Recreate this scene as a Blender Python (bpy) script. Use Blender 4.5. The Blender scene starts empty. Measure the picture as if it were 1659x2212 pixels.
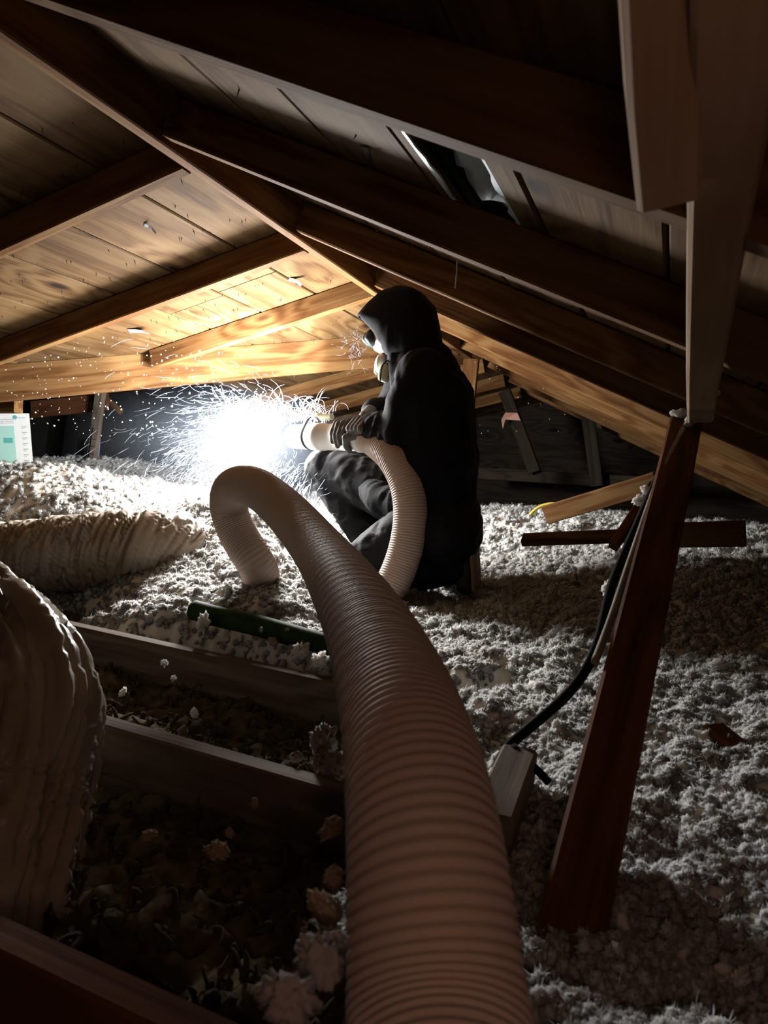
import bpy, bmesh, math, random
import numpy as np
from mathutils import Vector, Matrix

random.seed(7)
rng = np.random.default_rng(7)
scene = bpy.context.scene
C = scene.collection

# ------------------------------------------------------------------ camera
# world: ridge runs along +Y, X to the right, Z up.  The lens stands 0.60 m above the plasterboard.
FPX, CX, CY, CAMZ = 1500.0, 829.5, 1106.0, 0.60
_Y = np.array([620.5, -31.0, FPX]); _Y /= np.linalg.norm(_Y)
_m = np.array([-3650.0, -413.0, FPX]); _X = -(_m - _Y * np.dot(_m, _Y)); _X /= np.linalg.norm(_X)
_Z = np.cross(_X, _Y)
RW = np.stack([_X, _Y, _Z])
cam_data = bpy.data.cameras.new('camera')
cam_data.sensor_fit = 'VERTICAL'
cam_data.sensor_height = 36.0
cam_data.lens = 36.0 * FPX / 2212.0
cam_data.clip_start = 0.02
cam = bpy.data.objects.new('camera', cam_data)
C.objects.link(cam)
r_, d_, f_ = RW @ np.array([1, 0, 0.]), RW @ np.array([0, 1., 0]), RW @ np.array([0, 0, 1.])
cam.matrix_world = Matrix(((r_[0], -d_[0], -f_[0], 0), (r_[1], -d_[1], -f_[1], 0), (r_[2], -d_[2], -f_[2], CAMZ), (0, 0, 0, 1)))
cam_data.dof.use_dof = True
cam_data.dof.focus_distance = 2.4
cam_data.dof.aperture_fstop = 9.0
scene.camera = cam

# ------------------------------------------------------------------ world, exposure
w = bpy.data.worlds.new('attic_dark')
scene.world = w
w.use_nodes = True
w.node_tree.nodes['Background'].inputs[0].default_value = (0.02, 0.014, 0.01, 1)
w.node_tree.nodes['Background'].inputs[1].default_value = 0.03
scene.view_settings.view_transform = 'Standard'
scene.view_settings.look = 'None'
scene.view_settings.exposure = 0.0
scene.view_settings.gamma = 1.0
scene.view_settings.use_curve_mapping = False
scene.cycles.diffuse_bounces = 1
scene.cycles.max_bounces = 5
scene.cycles.glossy_bounces = 2

def add_light(name, kind, loc, power, color, **kw):
    l = bpy.data.lights.new(name, kind)
    l.energy = power; l.color = color
    for k, v in kw.items(): setattr(l, k, v)
    o = bpy.data.objects.new(name, l); C.objects.link(o)
    o.location = loc
    return o

LAMP = np.array([-1.325, 2.425, 0.190 + CAMZ])       # lens of the torch strapped to the hose end
GLOW = np.array([-1.66, 2.50, 0.16 + CAMZ])          # where the beam strikes the cloud of white fibres
add_light('cloud_fill_light', 'POINT', GLOW, 180.0, (0.97, 0.97, 0.965), shadow_soft_size=0.14)  # added point light inside the spray, standing in for scattered torch light
sp = add_light('torch_beam', 'SPOT', LAMP, 230.0, (0.90, 0.95, 1.0), shadow_soft_size=0.012, spot_size=math.radians(62), spot_blend=0.30)
sp.rotation_euler = Vector((-0.68, 0.42, 0.31)).to_track_quat('-Z', 'Y').to_euler()
# added dim warm fill light beside the lens, no lamp seen there
add_light('warm_fill_light', 'POINT', (0.11, -0.14, CAMZ - 0.03), 1.55, (1.0, 0.58, 0.45), shadow_soft_size=0.08)

# ------------------------------------------------------------------ helpers
def P(x, y, z): return np.array([x, y, z + CAMZ])          # z given from lens height
def ray(px, py): return RW @ np.array([px - CX, py - CY, FPX])
def onY(px, py, y):
    d = ray(px, py); v = d * (y / d[1]); return P(*v)
def atd(px, py, d): return P(*(ray(px, py) / FPX * d))

def tag(o, label=None, cat=None, group=None, kind=None):
    if label: o['label'] = label
    if cat: o['category'] = cat
    if group: o['group'] = group
    if kind: o['kind'] = kind
    return o
def empty(name, loc):
    o = bpy.data.objects.new(name, None); C.objects.link(o); o.location = Vector(loc); o.empty_display_size = 0.05
    return o
def link(name, me, mat, parent=None, smooth=False, loc=None):
    o = bpy.data.objects.new(name, me); C.objects.link(o)
    if mat is not None and not me.materials: me.materials.append(mat)
    if smooth and len(me.polygons): me.polygons.foreach_set('use_smooth', [True] * len(me.polygons))
    if loc is not None: o.location = Vector(loc)
    if parent is not None:
        o.parent = parent
        o.matrix_parent_inverse = parent.matrix_basis.inverted()
    return o
def mesh(name, v, f):
    me = bpy.data.meshes.new(name)
    me.from_pydata([tuple(map(float, p)) for p in v], [], [tuple(map(int, q)) for q in f])
    me.update()
    return me
def fastmesh(name, V, F):
    """V (n,3) float, F (m,4) or (m,3) int"""
    me = bpy.data.meshes.new(name)
    V = np.asarray(V, np.float32); F = np.asarray(F, np.int32); k = F.shape[1]
    me.vertices.add(len(V)); me.vertices.foreach_set('co', V.ravel())
    me.loops.add(F.size); me.loops.foreach_set('vertex_index', F.ravel())
    me.polygons.add(len(F)); me.polygons.foreach_set('loop_start', np.arange(0, F.size, k, dtype=np.int32))
    me.update(calc_edges=True); me.validate()
    return me

# chamfered board mesh: local X = length, Y = width, Z = height, origin at the middle
def board_mesh(L, W, H, c=0.003, bow=0.0, seed=0):
    r = random.Random(seed)
    n = 2 if L < 0.8 else 4
    sec = [(-W/2+c, -H/2), (W/2-c, -H/2), (W/2, -H/2+c), (W/2, H/2-c), (W/2-c, H/2), (-W/2+c, H/2), (-W/2, H/2-c), (-W/2, -H/2+c)]
    v, f = [], []
    for i in range(n + 1):
        t = i / n
        oy = r.uniform(-1, 1) * bow; oz = r.uniform(-1, 1) * bow
        if i in (0, n): oy = oz = 0
        for (a, b) in sec: v.append(((t - .5) * L, a + oy, b + oz))
    for i in range(n):
        for k in range(8):
            a = i*8+k; b = i*8+(k+1) % 8
            f.append((a, b, b+8, a+8))
    f.append(tuple(range(7, -1, -1))); f.append(tuple(n*8+k for k in range(8)))
    return mesh('board', v, f)
_bc = {}
def board(name, p0, p1, W, H, up, mat, parent=None, bow=0.0015, seed=None, key=None):
    """board from p0 to p1 (axis line); 'up' ~ direction of its H side"""
    p0 = Vector(p0); p1 = Vector(p1); L = (p1 - p0).length
    x = (p1 - p0).normalized(); up = Vector(up)
    y = up.cross(x).normalized(); z = x.cross(y)
    k = (round(L, 4), W, H, mat.name, key) if key is not None else None
    if k is not None and k in _bc: me = _bc[k]
    else:
        me = board_mesh(L, W, H, min(0.004, W*0.1), bow, seed if seed is not None else random.randint(0, 9999))
        if k is not None: _bc[k] = me
    o = bpy.data.objects.new(name, me); C.objects.link(o)
    if not me.materials: me.materials.append(mat)
    m = Matrix((x, y, z)).transposed().to_4x4(); m.translation = (p0 + p1) / 2
    if parent is not None:
        o.parent = parent
        o.matrix_parent_inverse = parent.matrix_basis.inverted()
    o.matrix_basis = m
    return o

def face_board(name, p0, p1, W, H, mat):
    x = Vector(p1)-Vector(p0); return board(name, p0, p1, W, H, x.cross(Vector(r_)), mat)
# smooth value noise (numpy)
def _hash(ix, iy, iz, s):
    h = (ix.astype(np.int64)*374761393 + iy.astype(np.int64)*668265263 + iz.astype(np.int64)*2147483647 + s*974634777) & 0x7fffffff
    h = ((h ^ (h >> 13)) * 1274126177) & 0x7fffffff
    h = ((h ^ (h >> 16)) * 2246822519) & 0x7fffffff
    return (h & 0xffffff) / float(0xffffff)
def vnoise(p, s=0):
    p = np.asarray(p, float); i = np.floor(p).astype(np.int64); f = p - i; u = f*f*f*(f*(f*6-15)+10)
    x, y, z = i[..., 0], i[..., 1], i[..., 2]; r = 0
    for dx in (0, 1):
        for dy in (0, 1):
            for dz in (0, 1):
                wgt = (u[..., 0] if dx else 1-u[..., 0]) * (u[..., 1] if dy else 1-u[..., 1]) * (u[..., 2] if dz else 1-u[..., 2])
                r = r + wgt*_hash(x+dx, y+dy, z+dz, s)
    return r*2-1
def fbm(p, oct=4, s=0, gain=.5):
    a, t, r = 1.0, 0.0, 0
    p = np.asarray(p, float)
    for k in range(oct):
        r = r + a*vnoise(p, s+k*17); t += a; a *= gain; p = p*2.03+3.1
    return r/t
def billow(p, oct=4, s=0, gain=.55):
    a, t, r = 1.0, 0.0, 0
    p = np.asarray(p, float)
    for k in range(oct):
        r = r + a*np.sqrt(np.abs(vnoise(p, s+k*17))+1e-4); t += a; a *= gain; p = p*2.03+3.1
    return r/t

def catmull(pts, n):
    pts = np.asarray(pts, float); k = len(pts)
    e = np.vstack([2*pts[0]-pts[1], pts, 2*pts[-1]-pts[-2]])
    out = []
    for i in range(k-1):
        p0, p1, p2, p3 = e[i:i+4]
        for t in np.linspace(0, 1, n, endpoint=False):
            out.append(.5*((2*p1)+(-p0+p2)*t+(2*p0-5*p1+4*p2-p3)*t*t+(-p0+3*p1-3*p2+p3)*t**3))
    out.append(pts[-1])
    return np.array(out)
def resample(path, ds):
    d = np.r_[0, np.cumsum(np.linalg.norm(np.diff(path, axis=0), axis=1))]
    n = max(2, int(d[-1]/ds)+1); s = np.linspace(0, d[-1], n)
    return np.stack([np.interp(s, d, path[:, k]) for k in range(path.shape[1])], 1), s
def smooth_path(p, it=20):
    p = p.copy()
    for _ in range(it): p[1:-1] = .25*p[:-2]+.5*p[1:-1]+.25*p[2:]
    return p
def frames(path):
    T = np.gradient(path, axis=0); T /= np.linalg.norm(T, axis=1)[:, None]
    N = np.zeros_like(T); a = np.array([0, 0, 1.]) if abs(T[0][2]) < .9 else np.array([1., 0, 0])
    n = a-T[0]*np.dot(a, T[0]); n /= np.linalg.norm(n); N[0] = n
    for i in range(1, len(T)):
        n = N[i-1]-T[i]*np.dot(N[i-1], T[i]); N[i] = n/np.linalg.norm(n)
    return T, N, np.cross(T, N)
def sweep(path, rad, nseg, caps=True):
    """rad: (n,nseg) array"""
    T, N, B = frames(path); a = np.linspace(0, 2*np.pi, nseg, endpoint=False)
    V = path[:, None, :] + rad[:, :, None]*(np.cos(a)[None, :, None]*N[:, None, :]+np.sin(a)[None, :, None]*B[:, None, :])
    n = len(path); i, j = np.meshgrid(np.arange(n-1), np.arange(nseg), indexing='ij')
    F = np.stack([i*nseg+j, i*nseg+(j+1) % nseg, (i+1)*nseg+(j+1) % nseg, (i+1)*nseg+j], -1).reshape(-1, 4)
    return V.reshape(-1, 3), F
def tube_obj(name, pts, r, mat, parent=None, nseg=12, ds=0.01, smooth_it=4):
    path, s = resample(catmull(pts, 12), ds); path = smooth_path(path, smooth_it)
    V, F = sweep(path, np.full((len(path), nseg), r), nseg)
    n = len(path)*nseg
    V = np.vstack([V, path[0], path[-1]])
    q = [(n, (j+1) % nseg, j, j) for j in range(nseg)]+[(n+1, n-nseg+j, n-nseg+(j+1) % nseg, n-nseg+(j+1) % nseg) for j in range(nseg)]
    me = mesh(name, V, [tuple(x) for x in F]+[tuple(x[:3]) for x in q])
    return link(name, me, mat, parent, True)

# ------------------------------------------------------------------ materials
def new_mat(name):
    m = bpy.data.materials.new(name); m.use_nodes = True
    return m, m.node_tree, m.node_tree.nodes['Principled BSDF']
def N(nt, t, **kw):
    n = nt.nodes.new(t)
    for k, v in kw.items():
        if k.startswith('i_'): n.inputs[k[2:]].default_value = v
        else: setattr(n, k, v)
    return n
def ramp(nt, fac, stops):
    r = nt.nodes.new('ShaderNodeValToRGB'); e = r.color_ramp.elements
    while len(e) < len(stops): e.new(.5)
    for i, (p, c) in enumerate(stops): e[i].position = p; e[i].color = (*c, 1)
    nt.links.new(fac, r.inputs[0]); return r.outputs[0]
def wood(name, dark, mid, light, rough=.65, knots=True, ring=9.0, bump=.25, offset=True):
    m, nt, b = new_mat(name); L = nt.links
    tc = N(nt, 'ShaderNodeTexCoord'); oi = N(nt, 'ShaderNodeObjectInfo')
    mul = N(nt, 'ShaderNodeVectorMath', operation='SCALE'); mul.inputs[0].default_value = (37.1, 11.3, 23.7)
    L.new(oi.outputs['Random'], mul.inputs['Scale'])
    add = N(nt, 'ShaderNodeVectorMath', operation='ADD'); L.new(tc.outputs['Object'], add.inputs[0]); L.new(mul.outputs[0], add.inputs[1])
    mp = N(nt, 'ShaderNodeMapping'); mp.inputs['Scale'].default_value = (1.0, ring, ring); L.new(add.outputs[0], mp.inputs[0])
    # swirl around knots
    kn = N(nt, 'ShaderNodeTexVoronoi', feature='F1'); kn.inputs['Scale'].default_value = 1.0
    km = N(nt, 'ShaderNodeMapping'); km.inputs['Scale'].default_value = (1.7, 4.0, 4.0); L.new(add.outputs[0], km.inputs[0]); L.new(km.outputs[0], kn.inputs['Vector'])
    kf = N(nt, 'ShaderNodeMapRange'); kf.inputs[1].default_value = 0.0; kf.inputs[2].default_value = .42; kf.inputs[3].default_value = 1; kf.inputs[4].default_value = 0
    L.new(kn.outputs['Distance'], kf.inputs[0])
    n1 = N(nt, 'ShaderNodeTexNoise'); n1.inputs['Scale'].default_value = 1.3; n1.inputs['Detail'].default_value = 3; L.new(mp.outputs[0], n1.inputs['Vector'])
    s1 = N(nt, 'ShaderNodeMath', operation='MULTIPLY_ADD'); s1.inputs[1].default_value = .55; L.new(kf.outputs[0], s1.inputs[0]); L.new(n1.outputs[0], s1.inputs[2])
    s2 = N(nt, 'ShaderNodeMath', operation='MULTIPLY'); s2.inputs[1].default_value = 26.0; L.new(s1.outputs[0], s2.inputs[0])
    s3 = N(nt, 'ShaderNodeMath', operation='SINE'); L.new(s2.outputs[0], s3.inputs[0])
    s4 = N(nt, 'ShaderNodeMapRange'); s4.inputs[1].default_value = -1; s4.inputs[2].default_value = 1; L.new(s3.outputs[0], s4.inputs[0])
    mp2 = N(nt, 'ShaderNodeMapping'); mp2.inputs['Scale'].default_value = (4.0, 110, 110); L.new(add.outputs[0], mp2.inputs[0])
    n2 = N(nt, 'ShaderNodeTexNoise'); n2.inputs['Scale'].default_value = 1; n2.inputs['Detail'].default_value = 4; L.new(mp2.outputs[0], n2.inputs['Vector'])
    mx = N(nt, 'ShaderNodeMath', operation='MULTIPLY_ADD'); mx.inputs[1].default_value = .42; L.new(s4.outputs[0], mx.inputs[0])
    hv = N(nt, 'ShaderNodeMath', operation='MULTIPLY'); hv.inputs[1].default_value = .55; L.new(n2.outputs[0], hv.inputs[0]); L.new(hv.outputs[0], mx.inputs[2])
    col = ramp(nt, mx.outputs[0], [(.12, dark), (.42, mid), (.8, light)])
    # brightness per board
    hs = N(nt, 'ShaderNodeHueSaturation'); vr = N(nt, 'ShaderNodeMapRange'); vr.inputs[3].default_value = .78; vr.inputs[4].default_value = 1.15
    L.new(oi.outputs['Random'], vr.inputs[0]); L.new(vr.outputs[0], hs.inputs['Value']); L.new(col, hs.inputs['Color'])
    out = hs.outputs[0]
    if knots:
        k2 = N(nt, 'ShaderNodeMapRange'); k2.inputs[1].default_value = .05; k2.inputs[2].default_value = .11; L.new(kn.outputs['Distance'], k2.inputs[0])
        mixn = N(nt, 'ShaderNodeMix', data_type='RGBA'); L.new(k2.outputs[0], mixn.inputs[0])
        mixn.inputs[6].default_value = (dark[0]*.25, dark[1]*.25, dark[2]*.3, 1); L.new(out, mixn.inputs[7]); out = mixn.outputs[2]
    L.new(out, b.inputs['Base Color'])
    b.inputs['Roughness'].default_value = max(rough, .8); b.inputs['Specular IOR Level'].default_value = .12
    bp = N(nt, 'ShaderNodeBump'); bp.inputs['Strength'].default_value = bump; bp.inputs['Distance'].default_value = .004
    L.new(n2.outputs[0], bp.inputs['Height']); L.new(bp.outputs[0], b.inputs['Normal'])
    return m
M = {}
M['rafter'] = wood('rafter_wood', (.070, .026, .008), (.145, .066, .021), (.21, .118, .046))
M['sheath'] = wood('sheathing_wood', (.048, .022, .008), (.112, .061, .024), (.152, .094, .043), ring=6.0)
M['darkwood'] = wood('dark_reddish_wood', (.06, .022, .010), (.13, .05, .02), (.19, .08, .035))
M['joist'] = wood('joist_wood', (.08, .055, .037), (.16, .12, .088), (.23, .18, .135), knots=False)
M['redwood'] = wood('brace_wood', (.10, .035, .015), (.20, .075, .03), (.30, .13, .06))
M['strut'] = wood('pale_strut_wood', (.32, .20, .12), (.44, .30, .19), (.52, .37, .25), knots=False, ring=4.0)
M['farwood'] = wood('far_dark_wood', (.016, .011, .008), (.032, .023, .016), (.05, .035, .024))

def plain(name, col, rough=.6, metal=0.0, noise=0.0, nscale=30, bump=0.0, spec=None, emit=None):
    m, nt, b = new_mat(name)
    b.inputs['Roughness'].default_value = rough; b.inputs['Metallic'].default_value = metal
    if spec is not None: b.inputs['Specular IOR Level'].default_value = spec
    tc = N(nt, 'ShaderNodeTexCoord'); n = N(nt, 'ShaderNodeTexNoise'); n.inputs['Scale'].default_value = nscale; n.inputs['Detail'].default_value = 5
    nt.links.new(tc.outputs['Object'], n.inputs['Vector'])
    a = tuple(max(0, c*(1-noise)) for c in col); z = tuple(min(1, c*(1+noise)) for c in col)
    nt.links.new(ramp(nt, n.outputs[0], [(.3, a), (.7, z)]), b.inputs['Base Color'])
    if bump:
        bp = N(nt, 'ShaderNodeBump'); bp.inputs['Strength'].default_value = bump; bp.inputs['Distance'].default_value = .004
        nt.links.new(n.outputs[0], bp.inputs['Height']); nt.links.new(bp.outputs[0], b.inputs['Normal'])
    if emit:
        b.inputs['Emission Color'].default_value = (*emit[:3], 1); b.inputs['Emission Strength'].default_value = emit[3]
    return m
M['felt'] = plain('roofing_felt', (.012, .011, .010), .95, noise=.4)
M['plaster'] = plain('plasterboard_dust', (.05, .04, .03), .95, noise=.5, nscale=12)
M['fluff'] = plain('white_blown_insulation', (.94, .85, .75), 1.0, noise=.04, nscale=60, bump=.6, spec=.05)
_b = M['fluff'].node_tree.nodes['Principled BSDF']
_b.inputs['Subsurface Weight'].default_value = 1.0; _b.inputs['Subsurface Radius'].default_value = (1.0, .9, .8); _b.inputs['Subsurface Scale'].default_value = .022
M['debris'] = plain('old_brown_insulation', (.10, .078, .046), 1.0, noise=.6, nscale=40, bump=.6, spec=.1)
M['fibre'] = plain('flying_white_fibre', (.62, .70, .85), .9, noise=.05, spec=.1)
M['hose'] = plain('cream_ribbed_hose', (.56, .44, .365), .6, noise=.05, nscale=5, spec=.3)
M['nozzle'] = plain('white_plastic_nozzle', (.82, .82, .80), .4, noise=.02)
M['black'] = plain('black_sweatshirt', (.006, .006, .008), .85, noise=.3, nscale=300, bump=.3, spec=.15)
M['trouser'] = plain('black_trousers', (.008, .008, .010), .75, noise=.3, nscale=200, bump=.3, spec=.2)
M['glove'] = plain('dark_grey_gloves', (.10, .09, .085), .8, noise=.3, nscale=150, bump=.4)
M['skin'] = plain('skin', (.26, .14, .09), .5, noise=.1)
M['sole'] = plain('brown_boot_sole', (.26, .17, .10), .8, noise=.2)
M['boot'] = plain('black_boot_leather', (.012, .011, .010), .6, noise=.3)
M['mask'] = plain('white_respirator', (.85, .85, .84), .6, noise=.04)
M['filter'] = plain('pale_green_filter', (.62, .68, .50), .6, noise=.15, nscale=70)
M['goggle'] = plain('blue_grey_goggle_lens', (.12, .20, .24), .15, noise=.1)
M['goggleframe'] = plain('dark_goggle_frame', (.035, .045, .05), .5, noise=.1)
M['metal'] = plain('galvanised_metal', (.45, .50, .55), .35, metal=.7, noise=.2)
M['nail'] = plain('rusty_nail', (.05, .035, .028), .6, metal=.5, noise=.4)
M['cable'] = plain('black_cable', (.008, .008, .008), .9, noise=.1, spec=.1)
M['grease'] = plain('pale_dusty_cable', (.28, .25, .20), .8, noise=.3)
M['yellow'] = plain('yellow_cable', (.60, .44, .05), .5, noise=.1)
M['green'] = plain('dark_green_pipe', (.014, .040, .008), .7, noise=.5, nscale=25, spec=.2)
M['card'] = plain('white_card', (.86, .88, .87), .6, noise=.01)
M['mint'] = plain('mint_print', (.42, .72, .64), .6, noise=.01)
M['teal'] = plain('teal_print', (.10, .44, .42), .6, noise=.01)
M['greyink'] = plain('grey_print', (.42, .47, .50), .6, noise=.01)
M['pink'] = plain('salmon_foam', (.75, .38, .27), .7, noise=.05)
M['whiteplastic'] = plain('torn_white_sheet', (.62, .72, .74), .5, noise=.15, nscale=20)
M['blue'] = plain('blue_plastic', (.06, .16, .55), .4, noise=.05)
M['torch'] = plain('pale_yellow_torch', (.72, .74, .48), .4, noise=.03)
M['lens'] = plain('lit_torch_lens', (.9, .95, 1), .2, emit=(.85, .93, 1.0, 40.0))
M['tuft_brown'] = plain('tan_tuft', (.42, .30, .20), 1.0, noise=.15, bump=.5)
M['tuft_grey'] = plain('grey_tuft', (.42, .37, .34), 1.0, noise=.1, bump=.5, spec=.1)  # darker grey copy of the white fluff, for some loose tufts
def duct_mat():
    m, nt, b = new_mat('wrinkled_duct_jacket')
    tc = N(nt, 'ShaderNodeTexCoord'); n = N(nt, 'ShaderNodeTexNoise'); n.inputs['Scale'].default_value = 4; n.inputs['Detail'].default_value = 6
    nt.links.new(tc.outputs['Object'], n.inputs['Vector'])
    nt.links.new(ramp(nt, n.outputs[0], [(.3, (.30, .23, .155)), (.55, (.42, .365, .295)), (.75, (.50, .47, .44))]), b.inputs['Base Color'])
    b.inputs['Roughness'].default_value = .42; b.inputs['Specular IOR Level'].default_value = .45
    return m
M['duct'] = duct_mat()

# ------------------------------------------------------------------ roof structure
TL, TR = math.tan(math.radians(16)), math.tan(math.radians(22))
XR = -1.17                                   # ridge line
def zl(x): return 0.70 + TL*(x + 1.18)       # rafter undersides, left slope
def zr(x): return 0.72 - TR*(x + 1.16)       # right slope
RH = 0.089
nL = Vector((-math.sin(math.radians(16)), 0, math.cos(math.radians(16))))
nR = Vector((math.sin(math.radians(22)), 0, math.cos(math.radians(22))))
YFAR = 6.6

floor = tag(link('floor', board_mesh(9.5, 9.5, .015, .001), M['plaster'], loc=(-1.6, 2.6, -.008)), kind='structure')
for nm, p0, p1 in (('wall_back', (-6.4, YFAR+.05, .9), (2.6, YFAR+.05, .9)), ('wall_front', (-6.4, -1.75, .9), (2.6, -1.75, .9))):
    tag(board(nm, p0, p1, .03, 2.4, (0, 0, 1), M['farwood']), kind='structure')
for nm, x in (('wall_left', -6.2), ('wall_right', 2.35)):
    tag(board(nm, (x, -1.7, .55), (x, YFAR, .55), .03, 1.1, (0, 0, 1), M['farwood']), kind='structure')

def roof_side(name, side, edges, n, holes=()):
    root = empty(name, P(XR, 2.0, .8)); tag(root, kind='structure')
    t = .019
    zf = zl if side < 0 else zr
    for i in range(len(edges)-1):
        a, b = edges[i], edges[i+1]
        gap = random.choice((.005, .007, .010))
        cuts = [(-1.7, random.uniform(2.2, 4.2), YFAR)]
        cuts = [(-1.7, cuts[0][1]), (cuts[0][1]+.004, YFAR)]
        for (hx0, hx1, hy0, hy1) in holes:
            if abs(a) <= 9 and min(a, b) <= (hx0+hx1)/2 <= max(a, b):
                cuts = [(-1.7, hy0), (hy1, YFAR)]
        if side < 0 and (a+b)/2 < -2.4:
            cuts = [(-1.7, 2.221 + ((a+b)/2+2.818)*.848 + .14)]
        for (y0, y1) in cuts:
            xm = (a+b)/2; wdt = abs(b-a)/math.cos(math.radians(16 if side < 0 else 22)) - gap
            off = random.uniform(0, .003)
            c = Vector((xm, 0, zf(xm)+CAMZ)) + n*(RH + t/2 + off)
            o = board('plank', (c.x, y0, c.z), (c.x, y1, c.z), wdt, t, n, M['sheath'], root, bow=.0006)
        # strips beside a hole
        for (hx0, hx1, hy0, hy1) in holes:
            if min(a, b) <= (hx0+hx1)/2 <= max(a, b):
                for (sa, sb) in ((min(a, b), hx0), (hx1, max(a, b))):
                    if sb-sa > .012:
                        xm = (sa+sb)/2; wdt = (sb-sa)/math.cos(math.radians(22)) - .004
                        c = Vector((xm, 0, zf(xm)+CAMZ)) + n*(RH + t/2)
                        board('plank', (c.x, hy0, c.z), (c.x, hy1, c.z), wdt, t, n, M['sheath'], root, bow=.0006)
    # black felt above the boards
    x0, x1 = edges[0], edges[-1]
    for (ya, yb, xa, xb) in ([(-1.7, YFAR, x0, -2.44), (-1.7, 2.2, -2.44, x1)] if not holes else [(-1.7, holes[0][2], x0, x1), (holes[0][3], YFAR, x0, x1), (holes[0][2], holes[0][3], x0, holes[0][0]), (holes[0][2], holes[0][3], holes[0][1], x1)]):
        xm = (xa+xb)/2; c = Vector((xm, 0, zf(xm)+CAMZ)) + n*(RH + t + .012)
        board('roofing_felt', (c.x, ya, c.z), (c.x, yb, c.z), abs(xb-xa)/math.cos(math.radians(16 if side < 0 else 22))+.02, .006, n, M['felt'], root, bow=0)
    return root
eL = [-1.165] + [-1.432 - .2608*k for k in range(0, 19)]
eR = [-1.185, -.92, -.71, -.50, -.29, -.079] + [.13 + .21*k for k in range(0, 11)]
HOLE = (-.470, -.345, 1.0, 1.42)
ceil_l = roof_side('ceiling_left', -1, eL, nL)
ceil_r = roof_side('ceiling_right', 1, eR, nR, [HOLE])

# ridge board
tag(board('ridge_board', P(XR, -1.7, .70+.07), P(XR, 3.95, .70+.07), .036, .14, (0, 0, 1), M['rafter']), 'long pale ridge board running up the middle of the roof', 'ridge board')

def rafter(y, side, x_end, label, mat='rafter', x0=None):
    zf, n = (zl, nL) if side < 0 else (zr, nR)
    xs = x0 if x0 is not None else (XR - .02 if side < 0 else XR + .02)
    a = Vector(P(xs, y+.019, zf(xs))) + n*RH/2; b = Vector(P(x_end, y+.019, zf(x_end))) + n*RH/2
    o = board('rafter', a, b, .038, RH, n, M[mat])
    return tag(o, label, 'rafter', 'rafters of the low attic roof')
for y, xe, lab in [(.80, -5.6, 'left slope rafter at the top left corner, before the two dark ones'),
                   (1.40, -5.6, 'left slope rafter with black shaded side, upper of the two long ones'),
                   (2.012, -5.6, 'left slope rafter with black shaded side just above the bright orange bay')]:
    rafter(y, -1, xe, lab)
rafter(2.585, -1, -2.285, 'short orange jack rafter cut off at the brightly lit diagonal beam')
for k, y in enumerate((3.80, 4.40, 5.0, 5.6)):
    xs = max(XR-.02 if y < 3.95 else -1.0, -9)
    o = rafter(y, -1, -2.75, ['first', 'second', 'third', 'last'][k] + ' of the dim left slope rafters seen under the diagonal beam')
for k, (y, lab) in enumerate([(.10, 'right slope rafter right above the camera'),
                              (.70, 'right slope rafter with lit underside beside the torn sheathing hole, topmost in view'),
                              (1.275, 'right slope rafter just below the torn sheathing hole, with splintery lit edge'),
                              (1.885, 'dark right slope rafter with thin lit edge above the hooded head'),
                              (2.49, 'right slope rafter meeting the back of the black hood'),
                              (3.10, 'broad tan right slope rafter, first of the lit ones right of the hood'),
                              (3.70, 'second lit right slope rafter with a knot right of the hood'),
                              (4.30, 'third lit right slope rafter right of the hood'),
                              (4.90, 'fourth lit right slope rafter, near the dark back'),
                              (5.5, 'last right slope rafter before the dark back wall')]):
    rafter(y, 1, 2.2, lab)
# diagonal valley beam
vd = Vector((1.25, 1.06, 0)).normalized()
def vb(t):                       # t: x position
    y = 2.221 + (t+2.818)*.848
    return Vector(P(t, y+.02, zl(t)+.098-.083))
tag(board('valley_beam', vb(-4.1), vb(-1.22), .038, .165, (0, 0, 1), M['rafter']), 'wide orange diagonal beam glaring in the torch light left of the hood', 'beam')
# post under the ridge end
tag(board('ridge_post', P(-1.16, 3.97, -.40), P(-1.16, 3.97, .70), .089, .038, (0, 1, 0), M['rafter']), 'short upright post under the ridge end right behind the man', 'post')
# far posts and boards on the left
tag(board('attic_post', onY(218, 845, 3.9), onY(194, 1030, 3.9), .075, .04, (0, 1, 0), M['joist']), 'thin upright post standing in the far insulation under the diagonal beam', 'post')
tag(board('tie_board', onY(70, 885, 4.0), onY(232, 868, 4.0), .03, .13, (0, 0, 1), M['redwood']), 'dim horizontal board nailed behind the thin far post', 'board')
tag(board('strut', onY(225, 858, 4.05), onY(262, 890, 4.05), .03, .04, (0, 0, 1), M['rafter']), 'short slanted strut beside the thin far post', 'strut')
tag(board('ledger_board', onY(80, 985, 4.6), onY(240, 968, 4.6), .03, .12, (0, 0, 1), M['redwood']), 'low reddish board lying behind the far white insulation', 'board')
tag(board('corner_block', onY(-60, 875, 2.42), onY(40, 873, 2.42), .05, .085, (0, 0, 1), M['rafter']), 'pale wooden block under the left end of the diagonal beam', 'block')
# back wall studs, right
for a, b, lab in [((1090, 845), (1155, 1020), 'dark slanted stud carrying the small salmon tag'), ((1270, 900), (1290, 1050), 'dark stud by the right end of the back wall')]:
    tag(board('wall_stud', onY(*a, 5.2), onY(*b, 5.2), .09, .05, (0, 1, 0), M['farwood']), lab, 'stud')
tag(board('back_rail', onY(1000, 1020, 5.3), onY(1420, 1045, 5.3), .05, .09, (0, 0, 1), M['farwood']), 'dark horizontal rail low across the back of the attic', 'rail')

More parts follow.
